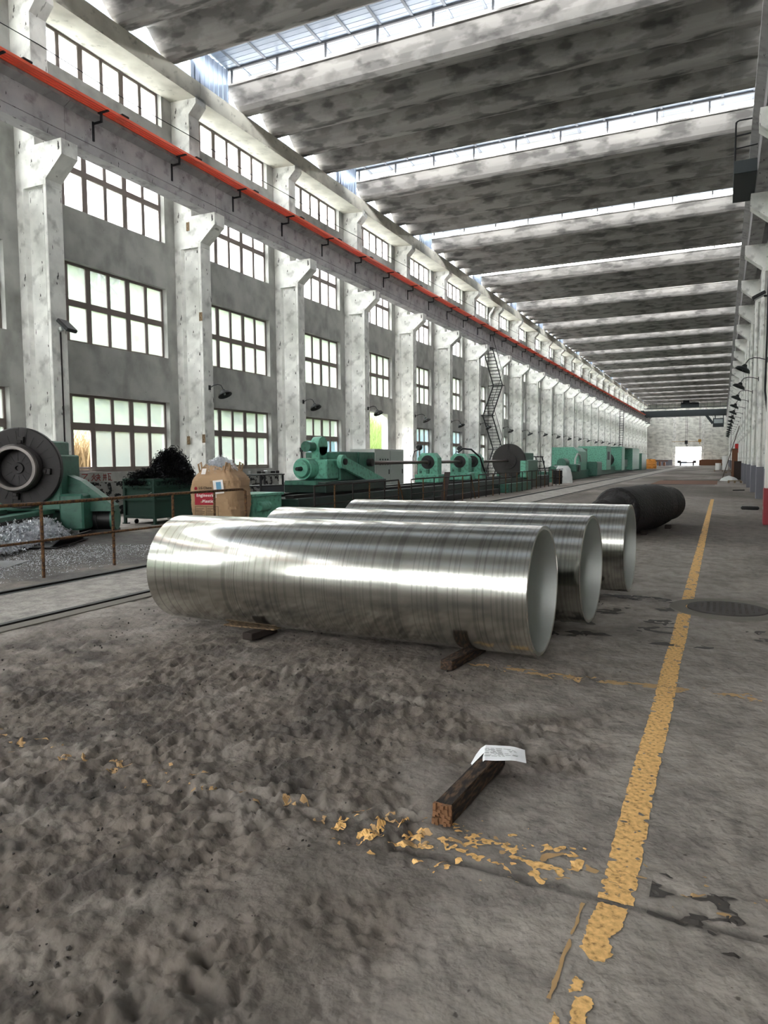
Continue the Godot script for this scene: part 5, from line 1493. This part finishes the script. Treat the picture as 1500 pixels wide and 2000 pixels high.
	# wrapped bundle, scrap and end-wall odds
	var gw := MB.new()
	for a in 8:
		for b in 18:
			var f := func(i: int, j: int):
				var u := TAU * j / 18.0
				var y: float = 1.5 * i / 8.0
				var r: float = 1.0 - 0.25 * pow(y / 1.5, 2.0) + 0.2 * nz2.get_noise_3d(cos(u) * 1.5, y * 2.0, sin(u) * 1.5)
				return Vector3(cos(u) * r, y, sin(u) * r)
			gw.quad(f.call(a, b + 1), f.call(a, b), f.call(a + 1, b), f.call(a + 1, b + 1))
	solo("wrapped_bundle", gw, M.gold_wrap, "bundle in golden-yellow wrap at the end of the machine row", "bundle", "", Vector3(-10.4, 0, -122.0))
	var rp := thing("rusty_frame_stack", "rusty brown steel frames stacked by the far gable", "frames", Vector3(-12.5, 0, -168.0))
	for q in 4: part(rp, "frame_bar", MB.new().b6(-1.8 + q * 0.9, -1.4 + q * 0.9, 0, 1.1 - 0.1 * q, -0.8, 0.8, 0.03), M.rust_brown)
	part(rp, "top_bar", MB.new().b6(-2.0, 1.8, 1.0, 1.2, -0.3, 0.3, 0.03), M.rust_brown)
	solo("rusty_container", MB.new().b6(-2.9, 2.9, 0.0, 1.3, -0.8, 0.8, 0.04), M.rust_brown, "low rusty brown container against the far gable beside the gate", "container", "", Vector3(-1.8, 0, -175.0))
	var zd := thing("distant_stair", "second black steel zigzag stair far down the windowed wall", "stair", Vector3(-15.2, 0, -124.0))
	for s in [-0.3, 0.3]: part(zd, "stringer", MB.new().bar(Vector3(s, 0, 0), Vector3(s, 9.6, -0.8), 0.07, 0.1), M.black_steel)
	for q in 24: part(zd, "rung", MB.new().bar(Vector3(-0.3, 0.4 + q * 0.39, -0.033 * q), Vector3(0.3, 0.4 + q * 0.39, -0.033 * q), 0.06), M.black_steel)
	# transfer cart in the gate
	var ct := thing("transfer_cart", "low dark transfer cart on the rails in the far gate", "cart", Vector3(-7.05, 0, -172.0))
	part(ct, "deck", MB.new().b6(-1.9, 1.9, 0.55, 0.85, -1.2, 1.2, 0.04), M.rail_dark)
	for s in [-1.3, 1.3]:
		for z in [-0.7, 0.7]: part(ct, "wheel", MB.new().cyl(Vector3(s - 0.12, 0.32, z), Vector3(s + 0.12, 0.32, z), 0.3, 0.3, 18), M.rail_dark)
	part(ct, "bolster", MB.new().b6(-1.9, -1.2, 0.85, 1.15, -1.0, 1.0, 0.03).b6(1.2, 1.9, 0.85, 1.15, -1.0, 1.0, 0.03), M.rail_dark)
	# beyond the gate
	solo("strip_curtain", MB.new().b6(-9.6, -7.4, -0.01, 3.0, Z_END - 3.0, Z_END - 3.05), M.sheet_blue_grey, "blue-grey ribbed sheet standing just outside the far gate", "sheet")
	solo("gate_bar", MB.new().b6(-9.74, -4.35, 3.1, 3.3, Z_END - 0.3, Z_END - 0.2), M.white_roll, "white horizontal bar across the far gate opening", "bar")

func make_right_side() -> void:
	var pal := func(label: String, at: Vector3, sx: float, sz: float):
		var p := thing("pallet", label, "pallet", at)
		for q in 5: part(p, "board", MB.new().box(Vector3(0, 0.13, (q - 2) * sz / 4.6), Vector3(sx, 0.025, sz / 6.5)), M.pale_wood)
		for q in 3: part(p, "bearer", MB.new().box(Vector3((q - 1) * sx * 0.44, 0.06, 0), Vector3(0.1, 0.12, sz)), M.pale_wood)
	pal.call("wooden pallet carrying white rolls", Vector3(0.05, 0, -95.0), 1.9, 1.3)
	pal.call("empty wooden pallet behind the white rolls", Vector3(0.9, 0, -84.0), 1.2, 1.6)
	pal.call("wooden pallet lying by a column across from the windows", Vector3(0.75, 0, -51.0), 0.8, 1.0)
	for r in [[-0.38, 0.15, "white roll standing on a pallet beside another"], [0.38, 0.15, "white roll standing on a pallet under a third roll"], [0.32, 0.99, "white roll on top of another roll"]]:
		solo("white_roll", MB.new().lathe(Transform3D(), [Vector2(0.0, 0), Vector2(0.31, 0), Vector2(0.32, 0.01), Vector2(0.32, 0.83), Vector2(0.31, 0.84), Vector2(0.1, 0.84), Vector2(0.09, 0.80), Vector2(0.0, 0.80)], 28), M.white_roll, r[2], "roll", "", Vector3(r[0] - 0.05 if r[1] < 0.5 else r[0] - 0.02, r[1], -95.0))
	var wb := MB.new()
	for a in 6:
		for b in 16:
			var f := func(i: int, j: int):
				var u := TAU * j / 16.0
				var t: float = i / 6.0
				var r: float = 0.75 * (1.0 - t) + 0.05 * nz.get_noise_2d(cos(u) * 2.0, sin(u) * 2.0)
				return Vector3(cos(u) * r * 0.8, 0.34 * sqrt(t) + 0.03 * nz.get_noise_2d(j * 1.3, i * 1.1) * t, sin(u) * r * 1.6)
			wb.quad(f.call(a, b + 1), f.call(a, b), f.call(a + 1, b), f.call(a + 1, b + 1))
	solo("white_tarp", wb, M.white_sack, "crumpled white sheet heaped on the floor near the wooden crate", "tarp", "", Vector3(0.45, 0, -56.0))
	var cr := thing("wooden_crate", "tall brown wooden crate standing between columns", "crate", Vector3(1.15, 0, -59.5))
	part(cr, "board_face", MB.new().b6(-0.42, -0.36, 0.0, 1.5, -1.0, 1.0, 0.01), M.rust_brown)
	part(cr, "board_front", MB.new().b6(-0.36, 0.5, 0.0, 1.35, 0.9, 1.0, 0.01), M.dark_wood)
	part(cr, "tall_board", MB.new().b6(-0.5, -0.1, 0.0, 2.3, -1.3, -1.2, 0.01), M.rust_brown)
	var fg := thing("red_flag", "red and white cloth hanging from a slanted pole by the crate", "flag", Vector3(0.9, 0, -63.0))
	part(fg, "pole", MB.new().tube([Vector3(-0.85, 0.0, 0), Vector3(0.25, 4.1, 0)], 0.03, 6), M.old_wood)
	part(fg, "red_cloth", MB.new().b6(-0.02, 0.22, 2.0, 2.7, -0.1, -0.06, 0.01), M.flag_red)
	part(fg, "white_cloth", MB.new().b6(-0.05, 0.15, 1.3, 2.2, -0.06, -0.03, 0.01), M.white_roll)
	for q in [[-2.3, -46.4, 3.9, 0.5], [-2.0, -56.4, 3.7, 0.6]]:
		solo("floor_plate", MB.new().box(Vector3(0, 0.012, 0), Vector3(q[2], 0.014, q[3]), 0.004), M.rail_steel, "long dark steel plate lying flat on the floor " + ("nearer the forging" if q[1] > -50 else "nearer the gate"), "plate", "", Vector3(q[0], 0, q[1]))
	solo("rusty_floor_plate", MB.new().b6(-4.0, -0.25, 0.002, 0.012, -47.5, -55.5), M.rust_brown, "wide brown plate set into the floor between the dark plates", "plate")
	solo("small_rod", MB.new().bar(Vector3(0.5, 0.02, -38.5), Vector3(1.0, 0.02, -38.8), 0.05), M.black_steel, "short black bar lying at the foot of a column", "bar")
	solo("black_shoe_pile", MB.new().box(Vector3(0.8, 0.05, -24.6), Vector3(0.5, 0.1, 0.3), 0.03), M.oily_black, "flat black object lying at the foot of a column", "scrap")
	var ld := thing("wall_ladder", "black steel ladder fixed to the wall without windows", "ladder", Vector3(1.0, 0, -108.0))
	for s in [-0.22, 0.22]: part(ld, "stile", MB.new().bar(Vector3(0, 0.2, s), Vector3(0, 7.5, s), 0.05), M.black_steel)
	for q in 22: part(ld, "rung", MB.new().bar(Vector3(0, 0.5 + q * 0.32, -0.22), Vector3(0, 0.5 + q * 0.32, 0.22), 0.04), M.black_steel)
	# overhead crane near the far gable
	var cz := -162.0
	var C := thing("overhead_crane", "dark green overhead travelling crane spanning the far end of the hall", "crane", Vector3(0, 0, cz))
	for dz in [-1.2, 1.2]: part(C, "girder", MB.new().b6(-14.95, mir(-14.95), 10.3, 11.5, dz - 0.25, dz + 0.25, 0.02), M.crane_dark)
	part(C, "walkway", MB.new().b6(-15.0, mir(-15.0), 11.9, 12.0, 1.45, 2.4), M.crane_dark)
	for e in [-15.4, mir(-15.4)]: part(C, "end_carriage", MB.new().b6(e - 0.3, e + 0.3, 10.90, 11.6, -2.6, 2.6, 0.02), M.crane_dark)
	for y in [12.5, 13.05]: part(C, "handrail", MB.new().tube([Vector3(-15.0, y, 2.4), Vector3(mir(-15.0), y, 2.4)], 0.03, 6), M.crane_dark)
	for q in 14: part(C, "rail_post", MB.new().tube([Vector3(-15.0 + q * 1.2, 12.0, 2.4), Vector3(-15.0 + q * 1.2, 13.05, 2.4)], 0.03, 6), M.crane_dark)
	part(C, "trolley", MB.new().b6(-8.0, -4.6, 12.1, 13.0, -1.5, 1.5, 0.03).b6(-7.6, -6.4, 13.0, 13.5, -0.8, 0.8, 0.03), M.crane_dark)
	var cab := part(C, "cabin", MB.new().b6(-1.9, 0.1, 7.9, 9.6, 0.4, 2.4, 0.03), M.crane_dark)
	part(cab, "cabin_window", MB.new().b6(-1.7, -0.1, 8.6, 9.4, 2.4, 2.42), M.lamp_glass)
	part(C, "cabin_hanger", MB.new().b6(-1.6, -1.4, 9.6, 10.95, 1.0, 1.2).b6(-0.1, 0.05, 9.6, 10.95, 1.0, 1.2), M.crane_dark)
	part(C, "cabin_ladder", MB.new().bar(Vector3(-3.6, 10.95, 1.4), Vector3(-1.9, 8.6, 1.4), 0.08, 0.5).bar(Vector3(-3.2, 11.8, 1.4), Vector3(-1.7, 9.6, 1.4), 0.06), M.crane_dark)
	part(C, "pickup_cage", MB.new().b6(-14.7, -13.9, 8.9, 9.0, 1.0, 2.0).b6(-14.7, -14.65, 9.0, 10.9, 1.95, 2.0).b6(-13.95, -13.9, 9.0, 10.9, 1.95, 2.0).b6(-14.3, -14.25, 9.0, 10.9, 1.95, 2.0), M.crane_dark)
	for q in [[-7.0, 5.2], [-6.7, 5.2], [-4.4, 5.4], [-4.2, 5.4]]: part(C, "hoist_rope", MB.new().tube([Vector3(q[0], 12.1, 0), Vector3(q[0], q[1], 0)], 0.03, 5), M.rail_steel)
	part(C, "hook_block", MB.new().b6(-7.15, -6.55, 4.6, 5.3, -0.2, 0.2, 0.05).tube([Vector3(-6.85, 4.6, 0), Vector3(-6.85, 4.3, 0), Vector3(-6.7, 4.15, 0), Vector3(-6.5, 4.3, 0)], 0.07, 8), M.oily_black)
	part(C, "small_hook_block", MB.new().b6(-4.6, -4.0, 4.9, 5.5, -0.2, 0.2, 0.05).tube([Vector3(-4.3, 4.9, 0), Vector3(-4.3, 4.6, 0), Vector3(-4.2, 4.5, 0)], 0.07, 8), M.crane_yellow)
	part(C, "spreader_bar", MB.new().b6(-9.6, -4.6, 5.05, 5.12, -0.05, 0.05), M.crane_yellow)

func _ready() -> void:
	nz.seed = 7
	nz.frequency = 1.0
	nz.noise_type = FastNoiseLite.TYPE_SIMPLEX
	nz.fractal_octaves = 4
	nz2.seed = 19
	nz2.frequency = 1.0
	nz2.noise_type = FastNoiseLite.TYPE_SIMPLEX
	nz2.fractal_octaves = 3
	view_and_sky()
	materials()
	make_floor()
	make_shell()
	make_windows()
	make_columns()
	make_beams()
	make_roof()
	make_outside()
	make_tubes()
	make_rails()
	make_near_machines()
	make_far_machines()
	make_right_side()
	make_fittings()
	zig_stair("steel_stair", "black steel zigzag stair climbing to the crane beam between columns", -15.35, -50.2, 9.5, 4)
